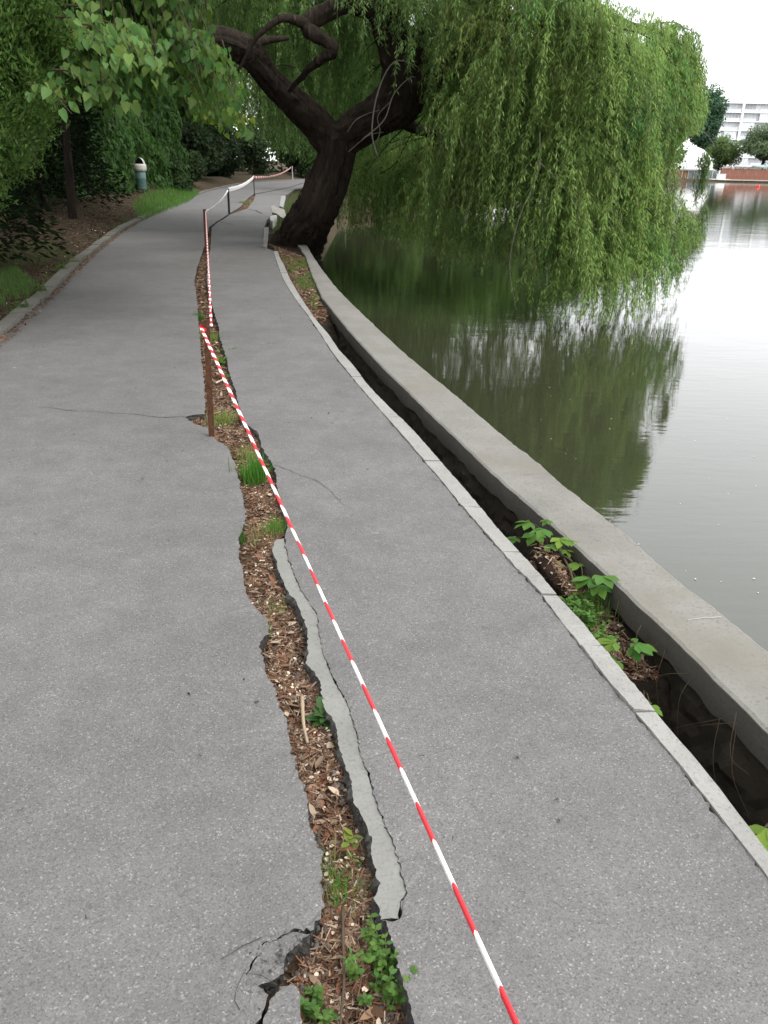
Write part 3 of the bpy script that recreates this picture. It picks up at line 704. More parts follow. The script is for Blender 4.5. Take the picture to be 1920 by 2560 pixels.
limbD, _ = limb('limb', [(1000, 300, 16.6), (1060, 330, 17.5), (1150, 330, 18.5), (1280, 330, 19.5), (1420, 360, 19.8)], [.13, .08, .06, .05, .03], 10, 36, .2, 29.)
limbE, _ = limb('limb', [(950, -20, 15.7), (880, -90, 17.0), (780, -120, 19.0), (680, -100, 21.0), (600, -40, 22.5)], [.2, .14, .11, .08, .04], 10, 36, .2, 31.)
NODES = np.concatenate([limbL[60:], limbR[75:], limbA[8:], limbB[6:], limbC[6:], limbD[14:], limbE[6:]])

def interp_px(u, L): return float(np.interp(u, [a for a, b_ in L], [b_ for a, b_ in L]))
LOWER = [(840, 470), (870, 550), (1000, 592), (1150, 645), (1260, 660), (1330, 690), (1400, 775), (1490, 800), (1560, 785), (1620, 760), (1670, 735), (1705, 690), (1725, 630), (1755, 600), (1785, 520)]
UPPER = [(840, -300), (1380, -260), (1500, -160), (1545, -20), (1570, 70), (1620, 105), (1680, 60), (1720, 70), (1755, 140), (1770, 260), (1785, 380)]
YFRONT = [(840, 17.9), (1040, 17.4), (1090, 15.8), (1200, 14.4), (1330, 13.9), (1450, 13.0), (1600, 13.6), (1700, 15.0), (1785, 16.2)]
LOWL = [(430, 170), (500, 220), (560, 285), (640, 350), (720, 390), (800, 400), (960, 440)]
leaf_parts, stem_pts, twigs = [], [], []
EDGE_V = [-500, 0, 60, 100, 290, 330, 370, 480, 540, 590, 640, 690, 760, 900]; EDGE_U = [1540, 1545, 1735, 1760, 1772, 1730, 1690, 1688, 1738, 1764, 1735, 1705, 1680, 1640]
def hang(start, L, bottom, out, base, bare=0.0, umax=1758):
    L = min(L, max(.25, start[2] - bottom)); k = max(4, int(L / .14)); s = np.linspace(0, 1, k)
    ph = rng.uniform(0, 6.28, 2); am = rng.uniform(.02, .09)
    P = start[None] + np.stack([out[0] * (1 - (1 - s) ** 2) + am * np.sin(s * 4 + ph[0]), out[1] * (1 - (1 - s) ** 2) + am * np.sin(s * 4 + ph[1]), -L * s ** 1.15 + .22 * np.sin(s * math.pi) * np.linalg.norm(out)], 1)
    nl = int(L / .0125); q = rng.uniform(bare, 1, nl) * (k - 1); i = np.minimum(q.astype(int), k - 2); f = (q - i)[:, None]
    pos = P[i] * (1 - f) + P[i + 1] * f
    pos += rng.normal(0, .02, (nl, 3))
    az = rng.uniform(0, 6.28, nl); sp = rng.uniform(.35, 1.35, nl)
    ax = np.stack([np.cos(az) * sp, np.sin(az) * sp, -np.ones(nl) * rng.uniform(.35, 1.1, nl)], 1)
    nr = np.stack([np.cos(az), np.sin(az), rng.uniform(.2, 1.4, nl)], 1)
    sz = rng.uniform(.07, .125, nl)
    col = base[None] * rng.uniform(.75, 1.25, (nl, 1)); col[:, 0] *= rng.uniform(.85, 1.2, nl)
    if umax < 1800:
        pu, pv = pxl(pos); ok = pu < np.interp(pv, EDGE_V, EDGE_U) + rng.normal(0, 9, nl) + np.array([34 * fn(start[2] * 1.7, start[1] * .8, 5.) + 22 * fn(z_ * 5, start[1], 2.) for z_ in pos[:, 2]]) - 6
        pos, ax, nr, sz, col = pos[ok], ax[ok], nr[ok], sz[ok], col[ok]
        if not len(pos): return
    if umax < 1800:
        su, sv = pxl(P); P = P[np.cumprod(su < np.interp(sv, EDGE_V, EDGE_U)).astype(bool)]
    if len(P) > 1: stem_pts.append(P)
    leaf_parts.append(blades(*LANCE, pos, ax, nr, sz, col))
def clump(c, n, rad, lrange, tintc, lower, umax=1758):
    d = np.linalg.norm(NODES - c, axis=1) + np.abs(NODES[:, 2] - c[2] - .2) * .4
    nd = NODES[int(np.argsort(d)[rng.integers(0, 14)])]
    mid = (nd + c) / 2 + [0, 0, .06 + .05 * np.linalg.norm(c - nd)]
    br = spline([nd, mid, c + [0, 0, .08], c + (c - nd) * [.25, .25, 0] + [0, 0, -.15]], 12)
    bu_, bv_ = pxl(br); kk = np.cumprod(bu_ < np.interp(bv_, EDGE_V, EDGE_U) - 14).astype(bool)
    if kk.sum() > 2: twigs.append(tube(br[kk], np.linspace(.014, .004, kk.sum()), 5))
    outd = norm((c - nd)[:2] + 1e-3)
    for _ in range(n):
        t = rng.uniform(.35, 1); base_p = br[int(t * 11)]
        s = base_p + np.r_[rng.normal(0, rad, 2), rng.normal(0, rad * .5)]
        L = rng.uniform(*lrange)
        u, v = pxl(s)
        if u > umax: continue
        lo = at(u, interp_px(u, lower) + rng.normal(0, 12), s[1])[2]
        lo = max(lo, WATER_Z + rng.uniform(.0, .14))
        if s[2] - lo < .2: continue
        hang(s, L, lo, outd * rng.uniform(.0, .45) + rng.normal(0, .24, 2), tintc, 0.0, umax)
W_BASE = np.array([.135, .24, .072])
k = 0
while k < 250:
    u = rng.uniform(850, 1772); lo = interp_px(u, LOWER); up = interp_px(u, UPPER)
    v = rng.uniform(up, lo - 70)
    Y = interp_px(u, YFRONT) + (rng.exponential(1.0) if k % 3 else rng.uniform(1.5, 7.5))
    c = at(u, v, Y)
    if c[2] < -.1: continue
    if u < 1085 and -60 < v < 380 and Y < 17.8: continue
    if 1285 < u < 1400 and 430 < v < 665 and Y < interp_px(u, YFRONT) + 2.2: continue
    clump(c, int(rng.uniform(16, 28)), rng.uniform(.08, .22), (.35, 1.2), W_BASE * rng.uniform(.55, 1.5) * [rng.uniform(.8, 1.3), 1, rng.uniform(.75, 1.1)], LOWER)
    k += 1
for (u, v, Y, n) in [(1420, 350, 13.2, 26), (1450, 480, 13.0, 26), (1470, 600, 12.9, 28), (1380, 250, 13.5, 24), (1250, 160, 14.0, 26), (1190, 250, 14.2, 24), (1130, 430, 15.2, 24), (1060, 470, 16.4, 24), (960, 440, 17.8, 22), (900, 430, 18.4, 22), (1640, 560, 13.8, 24), (1600, 420, 13.6, 24), (1690, 330, 15.0, 24), (1720, 200, 15.6, 20), (1700, 100, 15.8, 16), (1560, 650, 13.2, 24), (1420, 680, 13.1, 22), (1740, 480, 16.0, 14), (1650, 130, 15.4, 18), (1580, 130, 14.6, 20), (890, 470, 18.2, 20), (940, 500, 18.4, 20), (1000, 520, 18, 22), (1060, 545, 17, 22), (1120, 570, 16.2, 22), (1180, 585, 15.6, 22), (920, 390, 18.6, 20), (1340, 20, 13.7, 20), (1440, 20, 13.4, 20), (1520, 60, 13.2, 20), (1560, 120, 13.2, 18), (1490, 30, 13.2, 18), (1690, 50, 15.6, 16), (1725, 90, 15.7, 14), (1650, 70, 15.3, 16), (1230, 600, 15.2, 18)]:
    clump(at(u, v, Y), n, .24, (.9, 1.9), W_BASE * rng.uniform(1.1, 1.5) * [1.12, 1, .9], LOWER)  # hand placed lobes tinted brighter and yellower to look lit
for (u, v, Y, n) in [(1000, -40, 15.2, 18), (955, -60, 15.1, 18), (1045, -20, 15.3, 20), (1080, 30, 15.4, 18), (915, -90, 15.0, 16), (1110, 90, 15.2, 18)]:
    clump(at(u, v, Y), n, .2, (.4, .95), W_BASE * rng.uniform(.9, 1.3), LOWER)
for q in range(15):
    hang(at(1763 + rng.normal(0, 9), 378 + rng.normal(0, 10), 15.8 + rng.normal(0, .08)), rng.uniform(.45, .95), at(1750, 508 + rng.normal(0, 14), 15.8)[2], rng.normal(0, .03, 2), W_BASE * .8, 0.0, 1900)
for q in range(5):
    hang(at(1762 + rng.normal(0, 8), 500, 15.8), rng.uniform(.3, .6), at(1750, 590, 15.8)[2], rng.normal(0, .05, 2), W_BASE * .8, 0.2, 1900)
k = 0
while k < 150:
    u = rng.uniform(430, 960); v = rng.uniform(-420, interp_px(u, LOWL) - 60); Y = rng.uniform(17.6, 25)
    c = at(u, v, Y)
    if c[2] < 2.2: continue
    clump(c, int(rng.uniform(10, 17)), rng.uniform(.22, .42), (.7, 2.0), W_BASE * rng.uniform(.8, 1.35), LOWL, 985)
    k += 1
Vl, Ql, Cl = join(leaf_parts)
crown = link('crown', fast_mesh('crown', Vl, Ql, Cl), M_LEAF, willow); tag(crown, kind='stuff')
n_willow = len(Ql)
# the thin hanging shoots the leaves sit on
def ribbons(curves, w):
    V, Q = [], []; off = 0
    for P in curves:
        n = len(P); a = rng.uniform(0, 3.14); s = np.array([math.cos(a), math.sin(a), 0]) * w; s2 = np.array([-math.sin(a), math.cos(a), 0]) * w
        V.append(np.concatenate([P - s, P + s, P - s2, P + s2])); i = np.arange(n - 1)
        Q.append(np.concatenate([np.stack([i, i + 1, n + i + 1, n + i], 1), np.stack([2 * n + i, 2 * n + i + 1, 3 * n + i + 1, 3 * n + i], 1)]) + off); off += 4 * n
    return np.concatenate(V), np.concatenate(Q)
tag(link('hanging_shoots', fast_mesh('hanging_shoots', *ribbons(stem_pts, .0035)), M_STEM, willow), kind='stuff')
tag(pyobj('side_branches', *merge(twigs), M_BARKD, willow, True), kind='stuff')
# bare grey twigs in front of the trunk and one long bare shoot over the water
for L, r in [([(945, 395, 15.9), (930, 330, 15.8), (945, 230, 15.7), (985, 155, 15.7), (1040, 165, 15.8), (1062, 195, 16.0)], .016), ([(905, 350, 15.9), (960, 300, 15.8), (985, 235, 15.8), (1030, 192, 15.9), (1055, 215, 16.0)], .012),
             ([(868, 330, 16.2), (890, 300, 16.1), (925, 282, 16.1), (950, 275, 16.2)], .008), ([(935, 365, 15.9), (950, 330, 15.8), (945, 290, 15.8), (980, 250, 15.9)], .009), ([(870, 380, 16.3), (920, 340, 16.0), (960, 330, 16.0)], .008),
             ([(1110, 150, 15.2), (1108, 230, 15.0), (1100, 320, 15.0), (1112, 390, 15.0)], .009), ([(1350, 330, 13.2), (1345, 430, 13.0), (1300, 540, 13.0), (1276, 640, 13.0), (1278, 710, 13.0), (1292, 775, 13.0)], .008),
             ([(1345, 400, 13.0), (1410, 470, 12.9), (1450, 520, 12.9), (1470, 560, 12.9)], .007), ([(1448, 480, 12.8), (1446, 560, 12.8), (1442, 640, 12.8), (1440, 700, 12.8)], .007), ([(1690, 314, 15.6), (1730, 318, 15.7), (1770, 340, 15.8), (1790, 375, 15.8)], .009),
             ([(1670, 457, 14.6), (1720, 470, 14.8), (1750, 490, 15), (1768, 520, 15.1)], .007), ([(1340, 380, 13.8), (1350, 450, 13.9), (1330, 560, 14), (1350, 680, 14.0)], .02), ([(1360, 390, 14), (1385, 480, 14.1), (1380, 600, 14.2)], .014), ([(1335, 450, 14.2), (1310, 520, 14.3), (1300, 640, 14.4)], .013)]:
    pyobj('bare_twig', *tube(spline(P3(L), 26), np.linspace(r, r * .4, 26), 6), M_TWIG if r < .0125 or r == .016 else M_BARKD, willow, True)

# ================================================================== trees and hedges of the bank
def lump_crown(centers, radii, n, leaf, base, tmpl=OVAL, droop=.5, var=.25, shell=.35, squash=.8):
    """leaf-sized faces spread through uneven lumps"""
    centers = np.asarray(centers); radii = np.asarray(radii); w = radii ** 2 / np.sum(radii ** 2)
    idx = rng.choice(len(centers), n, p=w); d = rnd_dirs(n); r = radii[idx] * (1 - shell * rng.random(n) ** 1.3)
    P = centers[idx] + d * r[:, None] * [1, 1, squash]
    ax = norm(d * .6 + rnd_dirs(n) * .8 + [0, 0, -droop]); nr = norm(d + rnd_dirs(n) * .6 + [0, 0, .5])
    lt = rng.uniform(.8, 1.2, len(centers))[idx][:, None]
    return blades(*tmpl, P, ax, nr, leaf * rng.uniform(.7, 1.3, n), tint(n, base, var) * lt)
def blob(c, R, nl, rl):
    c = np.asarray(c, float); d = rnd_dirs(nl); return c + d * np.asarray(R) * (rng.random((nl, 1)) ** .4), rng.uniform(rl * .65, rl * 1.25, nl)
def make_tree(name, loc, label, cat, group, zc, R, nl, rl, n, leaf, base, trunk_h, trunk_r, m=M_LEAF, tmpl=OVAL, lean=(0, 0), shell=.5, barkm=M_BARKD):
    o = empty(name, tuple(loc)); tag(o, label, cat, group)
    x, y, z = loc
    tp = spline([(x, y, z - .3), (x + lean[0] * .3, y + lean[1] * .3, z + trunk_h * .5), (x + lean[0], y + lean[1], z + trunk_h)], 14)
    v = [tube(tp, np.linspace(trunk_r * 1.25, trunk_r * .55, 14), 10, .15, x)]
    pyobj('trunk', *v[0], barkm, o, True)
    C, Rr = blob((x + lean[0], y + lean[1], z + zc), R, nl, rl)
    for q in range(min(7, nl)):
        a = tp[rng.integers(6, 13)]; e = C[q]
        br = spline([a, (a + e) / 2 + [0, 0, .3], e], 8)
        pyobj('branch', *tube(br, np.linspace(trunk_r * .4, trunk_r * .08, 8), 6), barkm, o, True)
    tag(link('crown', fast_mesh('crown', *lump_crown(C, Rr, n, leaf, base, tmpl, shell=shell)), m, o), kind='stuff')
    return o
def copy_tree(src, loc, rot, label, group=None, scale=1.0):
    r = src.copy(); COL.objects.link(r); r['label'] = label
    if group: r['group'] = group
    base = src.matrix_world.inverted()
    mw = Matrix.Translation(loc) @ Matrix.Rotation(rot, 4, 'Z') @ Matrix.Scale(scale, 4)
    r.matrix_world = mw
    for ch in src.children:
        c = ch.copy(); COL.objects.link(c); c.parent = r; c.matrix_parent_inverse = ch.matrix_parent_inverse.copy()
    return r
def gz(x, y): return zground(x, y)
# tall shade trees along the bank (their trunks stand in the dark under the hedge)
SHADE = 'tall trees shading the bank'
tb = gp(180, 537, .28)
A_ = make_tree('shade_tree', (tb[0], tb[1], gz(tb[0], tb[1])), 'pale trunked tree standing in the dark bank left of the litter bin', 'tree', None, 6.3, (3.4, 3.6, 2.1), 34, 1.25, 15000, .17, (.05, .10, .025), 4.6, .085, lean=(.4, .2), barkm=bark_mat('pale_bark', (.06, .05, .038), (.15, .125, .10)))
for x, y, rt, lb in [(-7.8, 13.0, 1.0, 'tall tree hidden behind the fine leaved evergreen'), (-9.8, 28.0, 2.2, 'tall tree rising behind the ivy covered hedge'),
                     (-11.3, 40.0, 3.3, 'tall tree above the dark round bush'), (-12.6, 55.0, 4.0, 'tall tree over the far bank of the path'), (-12.6, 64.0, .5, 'tall tree near the bend of the path'), (-9.0, 92.0, 5.2, 'tall tree behind the bend of the path'),
                     (-16, 20.0, 1.4, 'tall tree deep in the bank behind the pale trunk'), (-8.0, 3.0, 2.6, 'unseen bank tree added to darken the left, beside the broad leaved tree'), (-8.3, -4.5, .7, 'unseen bank tree added to darken the left, before the broad leaved tree'),  # last two stand out of view, added to darken the left foliage
                     (-20, 36, .3, 'tall tree in the wood behind the ivy hedge'), (-22, 52, 1.9, 'tall tree in the wood above the low dark bush'), (-21, 72, 3.0, 'tall tree in the wood before the bend')]:
    copy_tree(A_, (x, y, gz(x, y)), rt, lb, None, 1.05 + .012 * max(0, y - 30))
# dark evergreens closing the bank
def conifer(loc, h, r, n, base, label, leafs=.16):
    o = empty('evergreen_tree', tuple(loc)); tag(o, label, 'tree')
    x, y, z = loc
    pyobj('trunk', *tube([(x, y, z - .2), (x, y, z + h * .8)], [.10, .03], 8), M_BARKD, o)
    t = rng.random(n) ** .8; zz = z + .05 + t * h; rr = r * (1 - .75 * t ** 1.6) * (.62 + .5 * rng.random(n) ** .5)
    a = rng.uniform(0, 6.28, n); rr *= 1 + .22 * np.sin(a * 3 + zz * 2) + .12 * np.sin(a * 7 - zz * 5)
    P = np.stack([x + rr * np.cos(a), y + rr * np.sin(a), zz], 1)
    d = np.stack([np.cos(a), np.sin(a), np.full(n, -.15)], 1)
    col = tint(n, base, .3)
    tag(link('crown', fast_mesh('crown', *blades(*LANCE, P, norm(d + rnd_dirs(n) * .7), rnd_dirs(n) + [0, 0, .6], np.stack([leafs * rng.uniform(1.2, 2.4, n), leafs * rng.uniform(.7, 1.3, n), leafs * np.ones(n)], 1), col)), M_LEAFDARK, o), kind='stuff')
    return o
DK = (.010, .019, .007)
for x, y, h, r, lb in [(-6.9, 12.6, 4.8, 1.35, 'dark evergreen on the bank nearest the kerb weeds'), (-9.6, 17.0, 5.2, 1.7, 'dark evergreen between the kerb and the pale trunk'), (-9.3, 22.8, 5.5, 1.7, 'dark evergreen right behind the pale trunk'), (-10.8, 25.6, 5.5, 1.8, 'dark evergreen beside the ivy covered hedge'), (-12.2, 20.5, 6, 2.0, 'dark evergreen far back in the bank'), (-11.6, 29.0, 5.0, 1.5, 'slim dark evergreen left of the litter bin'), (-13.6, 25, 6, 2.2, 'dark evergreen behind the ivy hedge end'), (-13.2, 31, 6, 2.2, 'dark evergreen behind the middle of the ivy hedge'), (-15, 37, 6.5, 2.4, 'dark evergreen behind the far end of the ivy hedge')]:
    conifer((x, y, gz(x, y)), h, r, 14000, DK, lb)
# ivy covered hedge behind the bin
h0 = gp(262, 500, .35)[:2] + [-1.0, 2.6]; h1 = gp(400, 474, .38)[:2] + [-1.0, 2.0]; h2 = gp(476, 462, .40)[:2] + [-.6, 1.0]
ivy = empty('ivy_hedge', (float(h0[0]), float(h0[1]), gz(*h0))); tag(ivy, 'tall hedge thickly covered with ivy leaves behind the litter bin', 'hedge')
hp = spline([np.r_[h0, 0] + [-1.5, -3.5, 0], np.r_[h0, 0], np.r_[h1, 0], np.r_[h2, 0]], 40); n = 15000
t = rng.random(n) * 38.99; i = t.astype(int); f = (t - i)[:, None]; P = hp[i] * (1 - f) + hp[i + 1] * f
zz = rng.random(n) ** .9 * 4.2; tan = norm(hp[i + 1] - hp[i]); nr = np.stack([tan[:, 1], -tan[:, 0], np.zeros(n)], 1)
bulge = np.array([.55 * fn(p[0] * .5, p[1] * .5, z * .8) + .3 * fn(p[0] * 1.5, p[1] * 1.5, z * 2) for p, z in zip(P, zz)])
P = P + nr * (bulge + rng.normal(0, .10, n) - .02 * zz ** 2)[:, None]; P[:, 2] = zz + np.array([gz(p[0], p[1]) for p in P])
ax = norm(np.c_[rng.normal(0, .5, n), rng.normal(0, .3, n), -np.ones(n)] + nr * .4)
tag(link('ivy_leaves', fast_mesh('ivy_leaves', *blades(*HEART, P, ax, nr + rnd_dirs(n) * .55 + [0, 0, .5], .17 * rng.uniform(.6, 1.3, n), tint(n, (.042, .10, .020), .35))), M_LEAF, ivy), kind='stuff')
for q in range(5, 40, 7):
    p = hp[q]; pyobj('ivy_stem', *tube(spline([(p[0] - .25, p[1] + .1, gz(p[0], p[1]) - .2), (p[0] - .35, p[1], 1.8), (p[0] - .2, p[1] + .2, 3.8)], 10), np.linspace(.06, .02, 10), 7), M_BARKD, ivy)
# undergrowth of the wood, one mass
UC = np.concatenate([np.c_[rng.uniform(-34, 6, 60), rng.uniform(96, 108, 60), rng.uniform(0, 5.5, 60)], np.c_[rng.uniform(-28, -17, 70), rng.uniform(16, 95, 70), rng.uniform(0, 5.5, 70)]])
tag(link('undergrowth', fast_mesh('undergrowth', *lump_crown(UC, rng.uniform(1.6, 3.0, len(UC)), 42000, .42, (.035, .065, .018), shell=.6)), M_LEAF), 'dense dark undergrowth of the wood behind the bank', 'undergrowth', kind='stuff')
# shrubs along the far kerb
def shrub(loc, R, n, leaf, base, label, tmpl=OVAL, nl=14):
    o = empty('shrub', tuple(loc)); tag(o, label, 'shrub')
    C, r = blob((loc[0], loc[1], loc[2] + R[2] * .75), np.array(R) * .7, nl, min(R) * .5)
    tag(link('foliage', fast_mesh('foliage', *lump_crown(C, r, n, leaf, base, tmpl, shell=.6)), M_LEAF, o), kind='stuff')
    for q in range(3): pyobj('stem', *tube(spline([(loc[0] + .1 * q - .1, loc[1], loc[2] - .1), tuple((np.array(loc) + C[q]) / 2), tuple(C[q])], 7), np.linspace(.03, .008, 7), 5), M_BARKD, o)
    return o
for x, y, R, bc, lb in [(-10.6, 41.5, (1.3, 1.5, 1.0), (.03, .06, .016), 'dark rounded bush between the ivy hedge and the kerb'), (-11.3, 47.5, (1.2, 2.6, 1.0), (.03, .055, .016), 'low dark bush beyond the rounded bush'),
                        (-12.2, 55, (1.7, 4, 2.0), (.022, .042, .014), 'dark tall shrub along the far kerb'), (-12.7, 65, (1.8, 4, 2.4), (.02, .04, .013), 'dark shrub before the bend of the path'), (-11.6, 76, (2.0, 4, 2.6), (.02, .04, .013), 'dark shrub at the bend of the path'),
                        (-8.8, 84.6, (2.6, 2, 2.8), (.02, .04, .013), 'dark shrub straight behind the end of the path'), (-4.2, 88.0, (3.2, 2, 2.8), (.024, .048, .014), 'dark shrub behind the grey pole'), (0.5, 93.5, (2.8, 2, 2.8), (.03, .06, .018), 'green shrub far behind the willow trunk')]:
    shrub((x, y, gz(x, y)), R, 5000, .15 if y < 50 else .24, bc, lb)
# broad-leaved tree reaching over the path from the left
BT = empty('broadleaf_tree', (-4.9, 5.6, gz(-4.9, 5.6))); tag(BT, 'broad leaved tree whose branches with large heart shaped leaves hang over the path', 'tree')
btr = spline([(-4.9, 5.6, -.2), (-4.8, 5.8, 1.6), (-4.5, 6.3, 3.2), (-4.2, 7.2, 5.0)], 16); pyobj('trunk', *tube(btr, np.linspace(.17, .08, 16), 12, .15, 3.), M_BARKD, BT, True)
BMASK = [(-60, -420), (600, -420), (540, -60), (470, 20), (450, 130), (540, 190), (600, 290), (615, 335), (560, 320), (505, 300), (450, 245), (405, 225), (330, 285), (290, 280), (235, 255), (195, 295), (165, 240), (160, 80), (130, -40), (-60, -120)]
sp_parts = []; sp_twigs = []
def spray(tip, root, n, leaf, base):
    L = np.linalg.norm(tip - root); br = spline([root, (root + tip) / 2 + [0, 0, .12 * L], tip], 8); sp_twigs.append(tube(br, np.linspace(.008, .002, 8), 4))
    t = rng.uniform(.15, 1, n) * 6.99; i = t.astype(int); f = (t - i)[:, None]; P = br[i] * (1 - f) + br[i + 1] * f
    P = P + rng.normal(0, .055, (n, 3)); d = norm(tip - root)
    side = norm(np.cross(d, [0, 0, 1.]))[None] * np.where(rng.random(n) < .5, 1, -1)[:, None]
    ax = norm(d * .45 + side * .55 + [0, 0, -.75] + rnd_dirs(n) * .35)
    nr = norm(np.array([.25, -.45, .7])[None] + rnd_dirs(n) * 1.0)
    sp_parts.append(blades(*HEART, P, ax, nr, leaf * rng.uniform(.6, 1.25, n), tint(n, base, .22, .15)))
BNODES = np.concatenate([btr[9:], spline([(-4.5, 6.3, 3.2), (-3.6, 7.2, 3.7), (-2.6, 8.2, 3.6), (-1.9, 9.4, 3.3)], 14), spline([(-4.6, 6.2, 3.0), (-4.2, 8.5, 3.6), (-3.8, 11.0, 3.7)], 14)])
pyobj('branch', *tube(BNODES[7:21], np.linspace(.07, .015, 14), 8), M_BARKD, BT, True); pyobj('branch', *tube(BNODES[21:], np.linspace(.07, .015, 14), 8), M_BARKD, BT, True)
k = 0
while k < 1300:
    u, v = rng.uniform(-50, 620), rng.uniform(-420, 330)
    if not inside(np.array([u]), np.array([v]), BMASK)[0]: continue
    Y = rng.uniform(8.0, 13.5) if k % 2 else rng.uniform(7.8, 9.5); tip = at(u, v, Y)
    nd = BNODES[int(np.argmin(np.linalg.norm(BNODES - tip, axis=1)))]; d = nd - tip; L = np.linalg.norm(d)
    root = tip + d / L * min(L, rng.uniform(.35, .7)) + [0, 0, .08]
    spray(tip, root, int(rng.uniform(12, 20)), .085, np.array((.078, .16, .032)) * rng.uniform(.6, 1.3)); k += 1
for (u, v, Y) in [(250, 110, 7.0), (300, 130, 7.0), (340, 120, 7.1), (380, 140, 7.2), (420, 150, 7.4), (330, 165, 7.0), (270, 80, 7.2), (400, 190, 7.3), (300, 240, 7.2), (240, 245, 7.0), (180, 285, 6.9), (330, 270, 7.3), (290, 150, 6.9), (360, 155, 7.0)]:
    tip = at(u, v, Y); spray(tip, tip + [-.45, .35, .22], 22, .086, np.array((.12, .215, .055)))
for (u, v) in [(560, 270), (590, 300), (610, 325), (575, 330), (620, 305), (540, 290)]:
    tip = at(u, v, 12.0); spray(tip, tip + [-.5, .2, .3], 26, .09, np.array((.14, .22, .03)))
tag(link('crown', fast_mesh('crown', *join(sp_parts)), M_LEAF, BT), kind='stuff')
tag(pyobj('twigs', *merge(sp_twigs), M_TWIGB, BT), kind='stuff')
# its shading top
C, r = blob((-4.2, 9.0, 6.3), (3.0, 4.4, 1.6), 30, 1.0)
tag(link('upper_crown', fast_mesh('upper_crown', *lump_crown(C, r, 11000, .15, (.06, .125, .03), HEART, shell=.6)), M_LEAF, BT), kind='stuff')
# fine-leaved evergreen at the left border of the view
TH = empty('arborvitae', (-5.2, 8.6, gz(-5.2, 8.6))); tag(TH, 'feathery bright green evergreen beside the kerb left of the hanging broad leaves', 'tree')
pyobj('trunk', *tube([(-5.2, 8.6, -.1), (-5.0, 8.4, 3.0), (-4.9, 8.3, 5.5)], [.13, .10, .04], 9, .1), M_BARKD, TH)
TMASK = [(-350, -420), (150, -420), (165, 40), (150, 180), (128, 260), (110, 330), (70, 395), (40, 440), (0, 500), (-60, 560), (-350, 600)]
cs = []
while len(cs) < 900:
    u, v = rng.uniform(-260, 165), rng.uniform(-350, 600)
    if inside(np.array([u]), np.array([v]), TMASK)[0]: cs.append(at(u, v, rng.uniform(7.2, 8.6)))
cs = np.array(cs); n = 130; parts = []
for c in cs:
    d = norm(np.array([.25, -.5, .55]) + rng.normal(0, .35, 3)); P = c + d * rng.uniform(-.16, .16, (n, 1)) + rng.normal(0, .06, (n, 3))
    parts.append(blades(*LANCE, P, norm(d + rnd_dirs(n) * .75), rnd_dirs(n), np.stack([.07 * rng.uniform(.9, 1.8, n), .048 * rng.uniform(.7, 1.5, n), .05 * np.ones(n)], 1), tint(n, np.array((.105, .19, .045)) * rng.uniform(.6, 1.3), .2)))
tag(link('crown', fast_mesh('crown', *join(parts)), M_LEAF, TH), kind='stuff')

# trees across and beyond
bgA = make_tree('bank_tree', (4, 104, gz(4, 104)), 'leafy tree on the headland beyond the end of the path', 'tree', None, 6.4, (5, 5, 5.2), 36, 1.9, 9000, .48, (.075, .15, .03), 5, .3)
for q, (x, y, s_, lb) in enumerate([(-1.6, 50, .72, 'leafy tree on the shore just past the willow trunk'), (2.5, 57, .8, None), (7, 66, .9, None), (12, 77, 1.0, None), (18, 90, 1.0, None), (26, 108, 1.05, None), (34, 126, 1.1, None), (43, 145, 1.1, None),
                                    (-2, 112, 1.3, 'large tree in the wood behind the grey pole'), (-12, 104, 1.2, 'large tree in the wood behind the bend of the path'), (-24, 94, 1.4, 'large tree in the wood behind the far shrubs'), (-17, 64, 1.0, 'leafy tree in the wood over the far kerb'), (-19, 46, .9, 'leafy tree in the wood behind the dark round bush')]):
    copy_tree(bgA, (x, y, gz(x, y)), q * 1.3, lb or 'leafy tree on the shore hidden by the hanging willow branches', 'trees on the shore behind the willow' if q < 8 else 'trees in the wood behind the path', s_)

# ================================================================== far shore
FY = 190.0
farbank = pyobj('far_shore', *box(58, 420, FY - 1.0, FY + 90, -1.2, -.28), M_FARBANK); tag(farbank, kind='structure')
def fx(u, v, Y): return at(u, v, Y)
pal = plain('white_shell_paint', (.80, .80, .78), .5, var=.05, sc=.5)
dome = empty('shell_pavilion', (66.5, FY + 5, -.28)); tag(dome, 'white round shell pavilion on the far shore beside the brown fence', 'pavilion')
cx, cyd, zb = 65.6, FY + 6, 1.5; V = []; Fc = []; nu, nv = 28, 10
for j in range(nv + 1):
    ph = j / nv * math.pi / 2
    for i in range(nu):
        a = 2 * math.pi * i / nu
        V.append((cx + 6.1 * math.cos(a) * math.cos(ph) ** .8, cyd + 5.5 * math.sin(a) * math.cos(ph) ** .8, zb + 4.7 * math.sin(ph)))
Fc = [(j * nu + i, j * nu + (i + 1) % nu, (j + 1) * nu + (i + 1) % nu, (j + 1) * nu + i) for j in range(nv) for i in range(nu)]
pyobj('shell', V, Fc, pal, dome, True)
for i in range(0, nu, 4):
    a = 2 * math.pi * i / nu
    pyobj('rib', *tube([(cx + 6.18 * math.cos(a) * math.cos(p) ** .8, cyd + 5.58 * math.sin(a) * math.cos(p) ** .8, zb + 4.78 * math.sin(p)) for p in np.linspace(0, math.pi / 2, 12)], [.09] * 12, 5), plain('pale_rib', (.6, .6, .58), .5), dome)
pyobj('rim', *lathe([(6.3, zb - .15), (6.35, zb + .1), (6.0, zb + .12)], 28, cx, cyd), plain('grey_rim', (.35, .35, .34), .6), dome)
M_FENCE = plain('red_brown_boards', (.20, .085, .06), .8, var=.25, sc=3)
glass = plain('dark_glass', (.10, .12, .12), .15, spec=.6)
for i in range(9):
    x0 = cx - 6 + i * 1.33; pyobj('wall_panel', *box(x0 + .06, x0 + 1.27, cyd - 5.2, cyd - 5.0, -.25, 1.4), M_FENCE if i < 4 else glass, dome)
